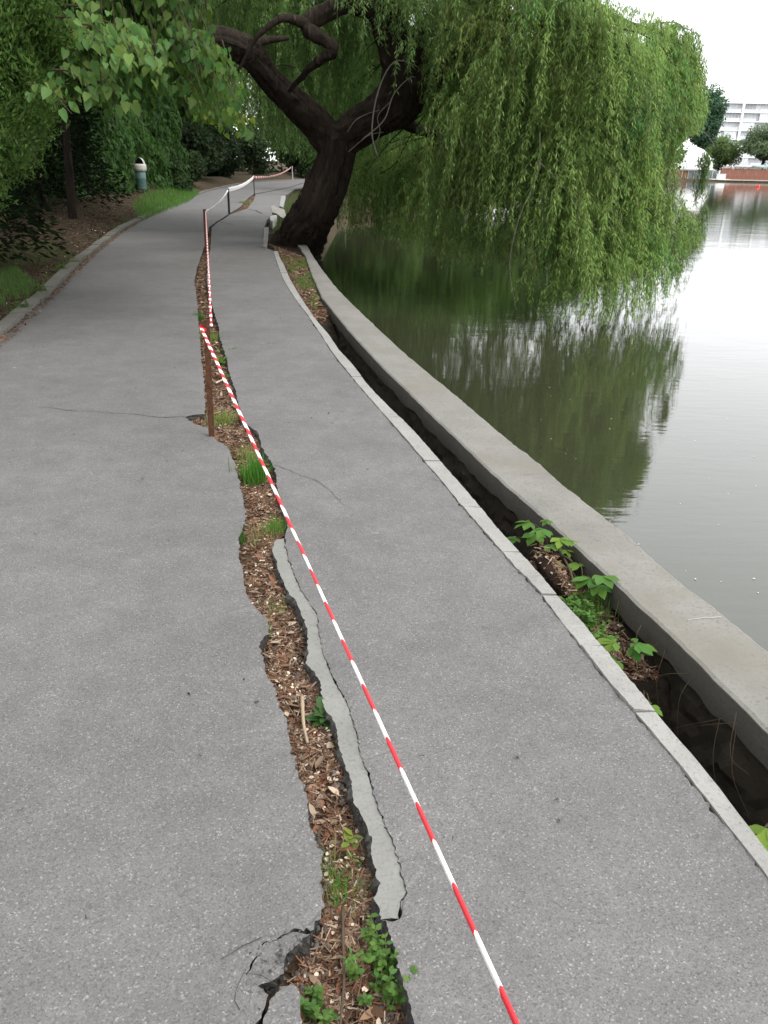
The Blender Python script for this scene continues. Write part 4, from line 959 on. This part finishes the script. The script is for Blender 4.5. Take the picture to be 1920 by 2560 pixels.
for i in range(10):
    x0 = cx - 6 + i * 1.33; pyobj('post', *box(x0 - .06, x0 + .06, cyd - 5.26, cyd - 4.98, -.28, 1.5), plain('grey_frame', (.45, .45, .44), .6) if i == 0 else bpy.data.materials['grey_frame'], dome)
fence = empty('board_fence', (76, FY + 1.2, -.28)); tag(fence, 'long red brown board fence standing at the far waterline', 'fence')
brd = pyobj('board', *box(0, .93, 0, .05, 0, 2.1), M_FENCE, fence).data; brd.materials.clear(); brd.materials.append(M_FENCE)
first = fence.children[0]; first.location = (72.2, FY + 1.2, -.22); first.parent = fence; first.matrix_parent_inverse = fence.matrix_world.inverted()
for i in range(1, 32):
    c = first.copy(); COL.objects.link(c); c.location = (72.2 + i * .96, FY + 1.2 + .02 * (i % 2), -.22 + .03 * math.sin(i * 2.3))
for i in range(0, 32, 5): pyobj('fence_post', *box(72.1 + i * .96, 72.25 + i * .96, FY + 1.27, FY + 1.4, -.28, 2.1), M_TWIGB, fence)
pyobj('top_rail', *box(72.2, 103, FY + 1.15, FY + 1.32, 1.9, 2.0), M_FENCE, fence)
n = 900; P = np.stack([rng.uniform(72.2, 103, n), FY + 1.3 + rng.normal(0, .15, n), 2.0 + rng.random(n) ** 2 * .35], 1)
hd = link('fence_top_plants', fast_mesh('fence_top_plants', *blades(*OVAL, P, rnd_dirs(n) + [0, 0, .4], rnd_dirs(n), .22 * rng.uniform(.6, 1.2, n), tint(n, (.28, .30, .22), .4))), M_LEAF)
tag(hd, 'pale flowering plants growing along the top of the board fence', 'plants', kind='stuff')
M_DOCK = concrete_mat('dock_concrete', (.42, .40, .36), .3, .1)
dk_ = empty('dock', (85, FY - 1.6, -.5)); tag(dk_, 'low pale concrete dock in front of the board fence', 'dock')
pyobj('deck', *box(70.5, 120, FY - 2.4, FY + 1.0, -.42, -.24), M_DOCK, dk_)
for x in range(72, 120, 4): pyobj('pile', *box(x, x + .3, FY - 2.2, FY - 1.9, -1.3, -.42), M_DOCK, dk_)
hut = empty('kiosk', (71.2, FY - 1.0, -.24)); tag(hut, 'small white box kiosk at the corner of the dock', 'kiosk')
pyobj('body', *box(70.7, 72.2, FY - 1.8, FY - .6, -.24, .75), pal, hut); pyobj('base', *box(69.2, 73.2, FY - 2.2, FY - .3, -.32, -.18), pal, hut); pyobj('lid', *box(70.6, 72.3, FY - 1.9, FY - .5, .75, .85), pal, hut)
slide = empty('canopy_roof', (88, FY + 8, 0)); tag(slide, 'grey green sloping canopy roof behind the board fence', 'roof')
pyobj('roof', [(83, FY + 6, 2.4), (96, FY + 6, 3.6), (96, FY + 12, 3.9), (83, FY + 12, 2.7), (83, FY + 6, 2.2), (96, FY + 6, 3.3), (96, FY + 12, 3.6), (83, FY + 12, 2.5)], [(0, 1, 2, 3), (4, 7, 6, 5), (0, 4, 5, 1), (1, 5, 6, 2), (2, 6, 7, 3), (3, 7, 4, 0)], plain('teal_sheet', (.25, .34, .33), .5), slide)
for x in (83.5, 95.5): pyobj('column', *box(x, x + .2, FY + 8, FY + 8.2, -.3, 2.6), M_GREYPOLE, slide)
chim = empty('vent_pipe', (83.4, FY + 6, 0)); tag(chim, 'pale blue vent pipe sticking up behind the board fence', 'pipe')
pyobj('pipe', *tube([(82.9, FY + 4, -.3), (82.9, FY + 4, 3.5)], [.24, .24], 10), plain('pale_blue_pipe', (.42, .5, .56), .4), chim); pyobj('cap', *lathe([(.0, 3.75), (.32, 3.6), (.32, 3.45)], 10, 82.9, FY + 4), M_GREYPOLE, chim)
bu = gp(1895, 467, -.68); by = empty('buoy', (float(bu[0]), float(bu[1]), -.7)); tag(by, 'small red buoy floating before the far fence', 'buoy')
pyobj('float', *put(lathe([(0, -.25), (.25, -.15), (.3, .05), (.22, .25), (.1, .32)], 14), bu), plain('red_float', (.6, .05, .04), .4), by, True); pyobj('ring', *put(lathe([(.1, .32), (.05, .42), (.0, .44)], 10), bu), M_DARKSTEEL, by)

# apartment block far behind
AB = empty('apartment_block', (145, 330, 0)); tag(AB, 'white apartment block with glazed balconies above the far trees', 'building')
M_BW = plain('white_render', (.80, .81, .82), .7, var=.05, sc=.3); M_BG = plain('balcony_glass', (.60, .63, .66), .2, spec=.6, var=.15, sc=.4); M_BD = plain('window_dark', (.42, .45, .48), .2, spec=.6)  # both glass colours lightened to put distance haze into them
X0, X1, Y0, FH = 122.0, 176.0, 330.0, 3.0
pyobj('wall', *box(X0, X1, Y0, Y0 + 18, -.3, 24.0), M_BW, AB)
pyobj('roof', *box(X0 - .3, X1 + .3, Y0 - 1.8, Y0 + 18.4, 24.0, 24.5), M_BW, AB)
for fl in range(8):
    z = .3 + fl * FH
    pyobj('slab', *box(X0 - .2, X1, Y0 - 1.7, Y0 - .003, z - .35, z + .02), M_BW, AB)
    for b_ in range(9):
        x = X0 + .6 + b_ * 6.0; kind = (fl * 3 + b_ * 5) % 4
        w = pyobj('window', *box(x, x + 4.6, Y0 - .12 if kind else Y0 - 1.55, Y0 - .003 if kind else Y0 - 1.45, z + .9, z + 2.55), M_BG if kind != 2 else M_BD, AB)
        for q in range(1, 4): pyobj('frame', *box(x + q * 1.15 - .05, x + q * 1.15 + .05, (Y0 - .18) if kind else Y0 - 1.62, (Y0 - .125) if kind else Y0 - 1.555, z + .9, z + 2.55), M_BW, w)
        pyobj('balcony', *box(x - .1, x + 4.7, Y0 - 1.68, Y0 - 1.6, z + .03, z + .88), M_BG if (fl + b_) % 3 else M_BW, AB)
for b_ in range(1, 9, 2): pyobj('pier', *box(X0 - .3 + b_ * 6.0, X0 + .5 + b_ * 6.0, Y0 - 1.9, Y0 - .004, -.3, 24.0), M_BW, AB)
for x, w, h in [(138, 3.0, 1.9), (134.5, 1.2, 2.8), (141, 4, 2.2), (128, 6, .8)]: pyobj('roof_hut', *box(x, x + w, Y0 + 1, Y0 + 5, 24.5, 24.5 + h), M_BW, AB)
pyobj('antenna', *tube([(134, Y0 + 2, 24), (134, Y0 + 2, 29), (136.5, Y0 + 2, 30.2)], [.08, .06, .05], 5), M_GREYPOLE, AB)
# far trees, distance haze put into their lightened leaf colours
FT = 'trees on the far shore'
t1_ = make_tree('far_tree', (74.5, 212, -.1), 'tall dark green tree right behind the white shell pavilion', 'tree', FT, 13.0, (2.6, 2.6, 6.6), 34, 2.0, 9000, .55, (.075, .15, .085), 10, .4)
t2_ = make_tree('far_tree', (91, 215, -.1), 'broad olive green tree behind the brown board fence', 'tree', FT, 7.3, (5.0, 5, 4.4), 34, 2.0, 9000, .5, (.12, .17, .085), 6, .35)
t3_ = make_tree('far_tree', (83.0, 222, -.1), 'yellow green tree between the dark tree and the olive tree', 'tree', FT, 6.0, (4.4, 4, 3.2), 26, 1.9, 7000, .5, (.13, .20, .07), 5, .3)
copy_tree(t2_, (100.5, 218, -.1), 2.0, 'olive green tree rising beyond the canopy roof', FT, .95)
copy_tree(t3_, (106, 230, -.1), 1.2, 'tree partly hidden by the canopy roof and the olive trees', FT, 1.3)
copy_tree(t1_, (68.0, 216, -.1), 1.9, 'dark green tree behind the crown of the pavilion', FT, .9)
copy_tree(t3_, (62, 214, -.1), 2.9, 'bushy tree left of the white shell pavilion', FT, 1.5)
copy_tree(t2_, (118, 236, -.1), .7, 'large tree far along the shore past the dock', FT, 1.2)

# ================================================================== litter, grass, weeds
CRK = np.array([np.array([-.16, .75])] + CR_L + CR_R2[::-1] + LIP_L[::-1] + CR_R[::-1] + [np.array([.04, .75])])
BROWNS = np.array([(.15, .085, .052), (.20, .125, .08), (.10, .056, .034), (.25, .175, .12), (.07, .042, .028), (.30, .235, .175), (.17, .08, .047)])
def litter_bits(P, big=1.0, flat=.75, pal=BROWNS):
    n = len(P); c = pal[rng.integers(0, len(pal), n)] * rng.uniform(.6, 1.25, (n, 1)); k = rng.random(n)
    out = []
    a = k < .40; na = a.sum()                                   # leaf flakes
    out.append(blades(*CHIP, P[a] + [0, 0, .006], rnd_dirs(na) * [1, 1, .2], np.c_[rng.normal(0, .35, (na, 2)), np.ones(na)], np.stack([.009 * rng.uniform(.5, 1.7, na), .016 * rng.uniform(.5, 2.0, na), .02 * np.ones(na)], 1) * big, c[a]))
    b_ = (k >= .40) & (k < .965); nb = b_.sum()                     # fibres and stalks
    out.append(blades(*CHIP, P[b_] + [0, 0, .008], rnd_dirs(nb) * [1, 1, .16], np.c_[rng.normal(0, .6, (nb, 2)), np.ones(nb)], np.stack([.0022 * rng.uniform(.7, 2, nb), .05 * rng.uniform(.4, 1.5, nb), .02 * np.ones(nb)], 1) * big, c[b_] * 1.15))
    d = k >= .965; nd = d.sum()                                  # pale husks
    out.append(blades(*OVAL, P[d] + [0, 0, .012], rnd_dirs(nd) * [1, 1, .3], np.c_[rng.normal(0, .4, (nd, 2)), np.ones(nd)], .015 * rng.uniform(.6, 1.3, nd) * big, np.tile([.55, .46, .36], (nd, 1)) * rng.uniform(.7, 1.1, (nd, 1))))
    return out
def pts_in(poly, n, zf):
    poly = np.asarray(poly); out = []; tot = 0
    lo, hi = poly.min(0), poly.max(0)
    for _ in range(60):
        q = rng.uniform(lo, hi, (n, 2)); k = inside(q[:, 0], q[:, 1], poly); out.append(q[k]); tot += k.sum()
        if tot >= n: break
    q = np.concatenate(out)[:n]
    return np.array([(x, y, zf(x, y)) for x, y in q])
def below(poly, y0, y1): return lambda P: P[(P[:, 1] >= y0) & (P[:, 1] < y1)]
Pa = pts_in(CRK, 26000, zsoil); near = Pa[Pa[:, 1] < 6]; far_ = Pa[Pa[:, 1] >= 6]
Pn = pts_in(CRK[(CRK[:, 1] < 6.5)], 34000, zsoil); Pn = Pn[[fn(p[0] * 9, p[1] * 6, 3) + rng.normal(0, .25) > -.22 for p in Pn]]
nb_ = 420; Pb = pts_in(CRK[(CRK[:, 1] < 6.5)], nb_, zsoil)
big_leaves = [blades(*OVAL, Pb + [0, 0, .012], rnd_dirs(nb_) * [1, 1, .25], np.c_[rng.normal(0, .45, (nb_, 2)), np.ones(nb_)], np.stack([.034 * rng.uniform(.5, 1.3, nb_), .042 * rng.uniform(.5, 1.4, nb_), .06 * np.ones(nb_)], 1), BROWNS[rng.integers(0, 7, nb_)] * rng.uniform(.7, 1.5, (nb_, 1)))]
big_leaves = [(v_, np.concatenate([q_[:, :4]]), c_) for v_, q_, c_ in big_leaves]
tag(link('leaf_litter', fast_mesh('leaf_litter', *join(litter_bits(Pn) + big_leaves + litter_bits(far_[:7000], 1.8))), M_LITTER), 'dry brown leaves and bark bits filling the crack', 'leaf litter', kind='stuff')
gap_poly = np.array([p for p in R_OUT if 2.4 < p[1] < 3.7] + [p for p in WALL_IN[::-1] if 2.4 < p[1] < 3.7])
verge_poly = np.array([p for p in R_OUT if p[1] > 8.5] + [np.array([-2.55, 17.6])] + [p for p in WALL_IN[::-1] if 8.7 < p[1] < 17])
tag(link('leaf_litter', fast_mesh('leaf_litter', *join(litter_bits(pts_in(gap_poly, 2600, zgap), 1.1) + litter_bits(pts_in(verge_poly, 9000, zgap), 1.7))), M_LITTER), 'dry leaves lying between the lake side kerb and the wall', 'leaf litter', kind='stuff')
bank_poly = np.array([(x_curb(y) - .22, y) for y in np.arange(5, 40, 1)] + [(x_curb(y) - 5.0, y) for y in np.arange(39, 4, -1)])
SHADE_BROWNS = BROWNS * .42  # same browns darkened, the bank's shade put into the leaf colour
tag(link('leaf_litter', fast_mesh('leaf_litter', *join(litter_bits(pts_in(bank_poly, 26000, zbank), 2.2, pal=SHADE_BROWNS))), M_LITTER), 'fallen leaves on the shaded bank left of the kerb', 'leaf litter', kind='stuff')
kerb_poly = np.array([(x_curb(y) + .10, y) for y in np.arange(5, 30, .5)] + [(x_curb(y) - .02, y) for y in np.arange(30, 5, -.5)])
tag(link('leaf_litter', fast_mesh('leaf_litter', *join(litter_bits(pts_in(kerb_poly, 2600, lambda x, y: zpath(x, y) + .004), 1.3))), M_LITTER), 'dry bits gathered along the foot of the old kerb', 'leaf litter', kind='stuff')
# crumbs scattered on the asphalt
n = 420; P = np.stack([rng.uniform(-3.2, .9, n), rng.uniform(1.2, 16, n) , np.zeros(n)], 1); P[:, 0] -= .19 * P[:, 1]
P = P[(P[:, 0] > np.array([x_curb(y) for y in P[:, 1]])) & (P[:, 0] < np.interp(P[:, 1], [p[1] for p in R_IN], [p[0] for p in R_IN])) & ~inside(P[:, 0], P[:, 1], CRK)]
P[:, 2] = [zpath(x, y) for x, y, z in P]
tag(link('crumbs', fast_mesh('crumbs', *join(litter_bits(P, .55, pal=np.array([(.03, .025, .02), (.08, .05, .03), (.35, .3, .22), (.05, .04, .03)])))), M_LITTER), 'tiny dry crumbs scattered over the asphalt', 'debris', kind='stuff')

BITS = (np.array([[-.5, -.5, 0], [.5, -.42, .05], [.42, .5, 0], [-.4, .46, .1], [-.32, -.3, .62], [.3, -.34, .7], [.26, .3, .55], [-.3, .28, .6]], float),
        np.array([[4, 5, 6, 7], [0, 1, 5, 4], [1, 2, 6, 5], [2, 3, 7, 6], [3, 0, 4, 7]]))
ep = np.array(densify(CR_R + LIP_L + CR_R2[:14], .01, 3.0)); el = np.array(densify(CR_L[:30], .01, 4.0)); hole = pts_in(np.array(G([(600, 2440), (640, 2350), (740, 2320), (790, 2330), (740, 2400), (720, 2450), (650, 2540), (630, 2540)])), 50, lambda x, y: zpath(x, y) - .004)
P = np.concatenate([np.c_[ep[rng.integers(0, len(ep), 420)] + rng.normal(0, .012, (420, 2)) - [.03, 0], np.zeros(420)], np.c_[el[rng.integers(0, len(el), 260)] + rng.normal(0, .012, (260, 2)) + [.012, 0], np.zeros(260)]])
P[:, 2] = [zsoil(x, y) + .004 for x, y, z in P]; P = np.concatenate([P, hole]); n = len(P)
tag(link('asphalt_crumbs', fast_mesh('asphalt_crumbs', *blades(*BITS, P, rnd_dirs(n) * [1, 1, .2], np.c_[rng.normal(0, .3, (n, 2)), np.ones(n)], rng.uniform(.004, .015, n) * np.where(np.arange(n) > n - 50, .5, 1), tint(n, (.085, .082, .078), .4, .03))), M_LITTER), 'dark crumbs of broken asphalt along the crack', 'rubble', kind='stuff')
def grass(P, length, base, lean=.5, wide=1.0, var=.3):
    n = len(P); az = rng.uniform(0, 6.28, n); s = rng.uniform(.05, lean, n)
    ax = np.stack([np.cos(az) * s, np.sin(az) * s, np.ones(n)], 1); nr = np.stack([-np.cos(az), -np.sin(az), s], 1)
    L = length * rng.uniform(.45, 1.25, n)
    return blades(*BLADE, P, ax, nr, np.stack([length * wide * rng.uniform(.7, 1.3, n), L, L], 1), tint(n, base, var, .2))
def tuft(px, n, length, spread, base, label, lean=.9, z=None, wide=.55):
    spread = min(spread, .034) if spread < .045 else spread
    c = gp(*px, -.06); c[2] = zsoil(c[0], c[1]) if z is None else z
    P = c + np.c_[rng.normal(0, spread, (n, 2)) * [1, 1.2], np.zeros(n)]
    o = link('grass_tuft', fast_mesh('grass_tuft', *grass(P, length, base, lean, wide)), M_GRASS); tag(o, label, 'grass tuft', kind='stuff' if spread > .045 else None); return o
GR = (.07, .19, .025); GY = (.17, .24, .05)
tuft((636, 1200), 420, .13, .035, GR, 'dense bright green grass tuft in the crack just past the rusty stake', 1.1)
tuft((612, 1150), 160, .09, .04, (.2, .22, .07), 'thin yellowish grass behind the dense green tuft in the crack', 1.0)
tuft((560, 1060), 260, .085, .05, GY, 'light green grass in the crack at the foot of the rusty stake', 1.2)
tuft((690, 1335), 240, .07, .028, (.10, .21, .03), 'short green grass at the end of the pale cement screed', 1.3)
tuft((650, 1352), 150, .07, .035, (.26, .24, .1), 'straw coloured grass in the crack beside the cement end', 1.3)
tuft((604, 1360), 130, .065, .014, (.06, .15, .025), 'dark green grass against the left edge of the crack', .9)
tuft((497, 800), 200, .10, .03, (.06, .15, .025), 'dark grass on the left rim of the crack beyond the rusty stake', .9)
tuft((512, 845), 150, .09, .04, GY, 'pale grass in the crack directly behind the rusty stake', 1.1)
tuft((545, 850), 260, .08, .05, (.16, .24, .05), 'light green grass right of the rusty stake top', 1.3)
tuft((855, 2245), 70, .09, .022, (.09, .2, .03), 'loose grass blades across the crack near the screed end', 1.8, wide=.45)
tuft((825, 2180), 30, .10, .02, (.13, .22, .05), 'few thin grass blades in the crack above the loose grass', 1.6, wide=.3)
tuft((665, 1600), 40, .09, .012, (.12, .2, .05), 'thin grass growing from the notch in the left slab', 1.0, wide=.3)
tuft((690, 1530), 60, .06, .02, (.12, .21, .05), 'small green sprout in the crack beside the notch', 1.2, wide=.4)
tuft((612, 512), 500, .13, .16, (.16, .19, .06), 'dry yellowish grass filling the far crack behind the black stake', 1.3, z=-.03)

def weed(name, px, n, height, leaf, base, label, spread=.03, z=None, tmpl=OVAL, whorl=6, stem_lean=.25):
    c = gp(*px, -.05); c[2] = zsoil(c[0], c[1]) if z is None else z
    o = empty(name, tuple(c)); tag(o, label, 'weed'); parts = []
    for q in range(n):
        b_ = c + np.r_[rng.normal(0, spread, 2), 0]; tip = b_ + np.r_[rng.normal(0, stem_lean * height, 2), height * rng.uniform(.5, 1.1)]
        br = spline([b_, (b_ + tip) / 2 + rng.normal(0, .008, 3), tip], 7); pyobj('stem', *tube(br, np.linspace(.0018, .0009, 7), 4), M_STEM, o)
        m = whorl * 3; t = np.repeat(np.linspace(.3, 1, whorl), 3); i = np.minimum((t * 6).astype(int), 5); P = br[i] + (br[np.minimum(i + 1, 6)] - br[i]) * (t * 6 - i)[:, None]
        az = rng.uniform(0, 6.28, m); ax = np.stack([np.cos(az), np.sin(az), rng.uniform(-.2, .6, m)], 1)
        parts.append(blades(*tmpl, P, ax, np.c_[rng.normal(0, .3, (m, 2)), np.ones(m)], leaf * rng.uniform(.55, 1.2, m), tint(m, base, .25)))
    tag(link('leaves', fast_mesh('leaves', *join(parts)), M_LEAF, o), kind='stuff'); return o
LG = (.10, .195, .042)
weed('chickweed', (945, 2400), 10, .09, .017, LG, 'leafy bright green chickweed sprigs beside the near right edge of the crack', .028)
weed('chickweed', (970, 2490), 11, .08, .018, LG, 'second leafy chickweed clump below the first at the near crack edge', .03)
weed('chickweed', (905, 2440), 7, .06, .013, (.12, .24, .05), 'paler small leaved sprigs left of the chickweed clumps', .03)
weed('seedling', (775, 2545), 8, .06, .019, LG, 'small bright seedling by the near broken asphalt corner', .018)
weed('broadleaf_weed', (795, 1800), 3, .05, .05, (.06, .14, .04), 'weed with long dark green leaves under the cement screed', .012, whorl=3)
weed('broadleaf_weed', (885, 2120), 2, .05, .035, (.2, .28, .06), 'tiny pale round leaved weed under the screed edge', .008, whorl=2)
weed('clover_patch', (565, 905), 26, .06, .03, (.13, .26, .04), 'bright clover patch in the crack between stake and tape', .06, whorl=4)
weed('clover_patch', (578, 880), 18, .05, .028, (.12, .25, .04), 'smaller clover patch just beyond the bright clover in the crack', .05, whorl=4)
weed('clover_patch', (580, 945), 14, .04, .026, (.14, .22, .06), 'pale clover at the near end of the bright patch', .04, whorl=4)
# sticks lying in the crack
def stick(px, r, label, m=M_TWIG, dz=.02):
    P = [];
    for u, v in px:
        p = gp(u, v, -.045); p[2] = zsoil(p[0], p[1]) + dz; P.append(p)
    P = spline(P, 18)
    o = pyobj('stick', *tube(P, np.linspace(r, r * .6, 18) * (1 + .12 * np.sin(np.arange(18) * 2.1)), 7), m, None, True); tag(o, label, 'stick')
stick([(756, 1750), (757, 1785), (760, 1825), (769, 1862)], .0075, 'thick pale grey stick in the crack next to the long leaved weed', plain('pale_stick', (.30, .23, .16), .9), .025)
stick([(857, 2275), (858, 2360), (860, 2450), (852, 2540), (845, 2600)], .0042, 'long thin brown stick along the middle of the near crack', M_TWIGB, .03)
stick([(750, 1700), (775, 1690), (800, 1705)], .003, 'thin curved twig crossing the crack under the screed', M_TWIGB)
stick([(540, 960), (556, 953), (560, 950)], .008, 'short pale wood chip in the crack right of the rusty stake', plain('pale_chip', (.45, .36, .27), .9))
# grass areas
gpoly = np.array(G([(705, 650), (735, 650), (770, 655), (788, 700), (797, 735), (790, 775), (760, 745), (735, 700)], -.03))
tag(link('grass', fast_mesh('grass', *grass((lambda P: P[[fn(p[0] * 3.2, p[1] * 1.4, 7) + rng.normal(0, .12) > -.12 for p in P]])(pts_in(gpoly, 8500, zgap)), .055, (.10, .19, .035), 1.2, .8, .4)), M_GRASS), 'green grass between the pale kerb and the wall before the willow', 'grass', kind='stuff')
P = np.array([(rng.uniform(0, 1), y) for y in rng.uniform(17.4, 60, 9000)]); rxx = np.interp(P[:, 1], [16.6, 21.6, 41.8, 52, 70], [-2.2, -3.0, -5.0, -5.7, -6.4]); P[:, 0] = rxx + P[:, 0] * (np.array([x_shore(y) for y in P[:, 1]]) + .2 - rxx)
P = np.c_[P, [zground(x, y) for x, y in P]]
tag(link('grass', fast_mesh('grass', *grass(P, .22, (.05, .10, .02), 1.0, .7)), M_GRASS), 'rough grass on the lake bank beyond the willow trunk', 'grass', kind='stuff')
def bank_grass(poly_px, n, L, base, label, z=.1, wide=.6):
    poly = np.array(G(poly_px, z)); P = pts_in(poly, n, zbank)
    tag(link('grass', fast_mesh('grass', *grass(P, L, base, 1.1, wide)), M_GRASS), label, 'grass', kind='stuff')
bank_grass([(0, 670), (40, 660), (90, 700), (70, 728), (20, 735), (0, 760)], 1500, .10, (.07, .15, .03), 'sparse grass on the near bank beside the kerb')
bank_grass([(0, 610), (120, 600), (190, 620), (120, 650), (0, 665)], 2200, .08, (.10, .14, .04), 'thin yellowish grass on the shaded bank')
bank_grass([(330, 505), (360, 488), (440, 468), (500, 470), (470, 490), (420, 508), (350, 530)], 7000, .20, (.08, .19, .03), 'bright grass round the foot of the litter bin', .25)
P = np.array([(x_curb(y) - .22 + rng.normal(0, .05), y) for y in rng.uniform(6, 40, 1500)]); keep = np.array([fn(y * 1.1, 3.3) > .05 for y in P[:, 1]]); P = P[keep]
P = np.c_[P, [zbank(x, y) for x, y in P]]
tag(link('grass', fast_mesh('grass', *grass(P, .10, (.08, .16, .03), 1.0, .6)), M_GRASS), 'weedy grass growing along the back of the old kerb', 'grass', kind='stuff')
for px, lb in [((62, 790), 'small weed in the old kerb joint near the bare bank'), ((100, 748), 'weed sprouting from the old kerb beside the sparse grass'), ((158, 690), 'weed on the old kerb further along')]:
    c = gp(*px, .03); weed('kerb_weed', px, 12, .09, .035, (.08, .17, .03), lb, .05, z=zpath(c[0], c[1]) + .01, whorl=4)

# plants, log and twigs in the gap beside the wall
def leaflet5(name, c, size, base_dir, parent, col):
    parts = []; n5 = 5; az0 = math.atan2(base_dir[1], base_dir[0])
    az = az0 + np.array([-1.5, -.75, 0, .75, 1.5]) + rng.normal(0, .08, 5); ln = size * np.array([.62, .9, 1.0, .9, .62])
    ax = np.stack([np.cos(az), np.sin(az), rng.uniform(-.35, .05, 5)], 1)
    tv = np.array([[0, 0, 0], [.16, .28, .02], [.27, .55, .03], [.20, .75, .01], [0, 1, -.08], [-.20, .75, .01], [-.27, .55, .03], [-.16, .28, .02], [0, .5, -.03]], float)
    tq = np.array([[0, 1, 2, 8], [8, 2, 3, 4], [0, 8, 6, 7], [8, 4, 5, 6]])
    me = fast_mesh('leaf', *blades(tv, tq, np.tile(c, (5, 1)), ax, np.c_[rng.normal(0, .15, (5, 2)), np.ones(5)], ln, tint(5, col, .15)))
    return link('leaf', me, M_LEAF, parent)
def creeper(px_leaves, root_px, label, zr=-.10):
    c = gp(*root_px, zr); o = empty('creeper', tuple(c)); tag(o, label, 'creeper')
    for (u, v, s_, z) in px_leaves:
        p = gp(u, v, z); p += [0, 0, 0]
        d = p[:2] - c[:2] + rng.normal(0, .04, 2)
        leaflet5('leaf', p, s_, d if np.linalg.norm(d) > .01 else np.array([0, -1.]), o, (.085, .20, .035) if rng.random() < .7 else (.15, .26, .04))
        m_ = (c + p) / 2 + [0, 0, .04]; pyobj('stalk', *tube(spline([c, m_, p], 8), np.linspace(.0028, .0014, 8), 5), M_TWIGB, o)
creeper([(1325, 1305, .085, .07), (1360, 1322, .085, .08), (1400, 1345, .07, .07), (1340, 1335, .085, .02), (1380, 1360, .07, .04), (1290, 1345, .06, -.02), (1425, 1350, .05, .06), (1415, 1375, .05, .0), (1372, 1300, .05, .09)], (1375, 1380), 'creeper with five fingered leaves climbing over the wall edge by the dead root')
creeper([(1450, 1415, .08, -.01), (1475, 1445, .095, .0), (1505, 1440, .085, .05), (1440, 1455, .06, -.04), (1495, 1462, .08, .0), (1410, 1460, .05, -.05), (1475, 1480, .06, -.05), (1400, 1415, .04, -.02)], (1455, 1480), 'creeper with broad five fingered leaves below the dead root')
creeper([(1540, 1605, .085, -.04), (1590, 1610, .085, -.01), (1575, 1620, .08, -.05), (1540, 1650, .075, -.07), (1525, 1628, .06, -.08)], (1560, 1640), 'dark green creeper at the edge of the deep hole in the gap')
creeper([(1625, 1765, .06, -.10), (1610, 1752, .05, -.12)], (1600, 1745), 'single creeper leaf peeping over the kerb at the dark hole', -.25)
creeper([(1895, 2090, .09, -.03), (1905, 2120, .09, -.05), (1915, 2070, .07, -.02)], (1930, 2080), 'creeper leaves at the near end of the dark gap', -.3)
# dead root / log, fibres of rotten wood round it
lg = empty('dead_root', tuple(gp(1375, 1450, -.08))); tag(lg, 'rotten brown root wedged in the gap between kerb and wall', 'root')
pts = spline([gp(1350, 1395, -.05), gp(1372, 1425, -.045), gp(1395, 1460, -.05), gp(1425, 1500, -.09)], 24)
pyobj('wood', *tube(pts, np.interp(np.linspace(0, 1, 24), [0, .3, .7, 1], [.02, .042, .036, .022]), 18, .75, 2.), bark_mat('rotten_wood', (.05, .026, .016), (.15, .09, .06), 3.0), lg, True)
P = np.array([p + rng.normal(0, .018, 3) + [0, 0, .022] for p in pts for _ in range(22)]); tag(link('wood_fibres', fast_mesh('wood_fibres', *join(litter_bits(P, 1.0))), M_LITTER, lg), kind='stuff')
for a, b_, c_ in [((1330, 1410), (1360, 1400), (1400, 1385)), ((1370, 1380), (1420, 1395), (1440, 1420)), ((1390, 1360), (1430, 1440), (1420, 1490)), ((1340, 1385), (1380, 1370), (1430, 1372))]:
    pyobj('rootlet', *tube(spline([gp(*a, -.04), gp(*b_, -.01), gp(*c_, -.05)], 10), np.linspace(.006, .003, 10), 5), M_TWIGB, lg)
for px, lb, n in [((1425, 1510), 'leafy weed patch in the gap under the dead root', 16), ((1460, 1540), 'grassy weed patch in the gap midway between the creepers', 16), ((1490, 1575), 'fine weed patch in the gap above the dark green creeper', 14)]:
    c = gp(*px, -.10); weed('gap_weed', px, n, .09, .022, (.10, .21, .04), lb, .03, z=zgap(c[0], c[1]), whorl=6)
c = gp(1470, 1530, -.1); P = c + np.c_[rng.normal(0, .05, (220, 2)), np.zeros(220)]; P[:, 2] = [zgap(x, y) for x, y, z in P]
tag(link('grass_tuft', fast_mesh('grass_tuft', *grass(P, .10, (.09, .18, .035), 1.0, .4)), M_GRASS), 'thin grass standing among the weeds in the gap', 'grass tuft', kind='stuff')
dv = empty('dead_vine', tuple(gp(1800, 1760, -.2))); tag(dv, 'dry brown vine stems hanging on the inner face of the wall', 'vine')
for q in range(15):
    y0 = rng.uniform(2.0, 3.0); x0 = np.interp(y0, wi[:, 1], wi[:, 0]) - .02; y1 = y0 + rng.uniform(-.25, .25); x1 = np.interp(y1, wi[:, 1], wi[:, 0]) - .04
    pyobj('stem', *tube(spline([(x0, y0, rng.uniform(-.08, .02)), ((x0 + x1) / 2 - .03, (y0 + y1) / 2, rng.uniform(-.2, -.05)), (x1, y1, rng.uniform(-.4, -.12))], 9), np.linspace(.0012, .0006, 9), 4), M_TWIGB, dv)
# bits of fluff on the water
n = 60; u = rng.uniform(1000, 1920, n); v = rng.uniform(820, 1500, n); P = np.array([gp(a, b_, WATER_Z + .004) for a, b_ in zip(u, v)])
tag(link('floating_fluff', fast_mesh('floating_fluff', *blades(*CHIP, P, rnd_dirs(n) * [1, 1, 0], np.tile([0, 0, 1.], (n, 1)), .009 * rng.uniform(.5, 1.3, n), np.tile([.6, .6, .56], (n, 1)))), M_LITTER), 'specks of white fluff floating on the lake', 'fluff', kind='stuff')
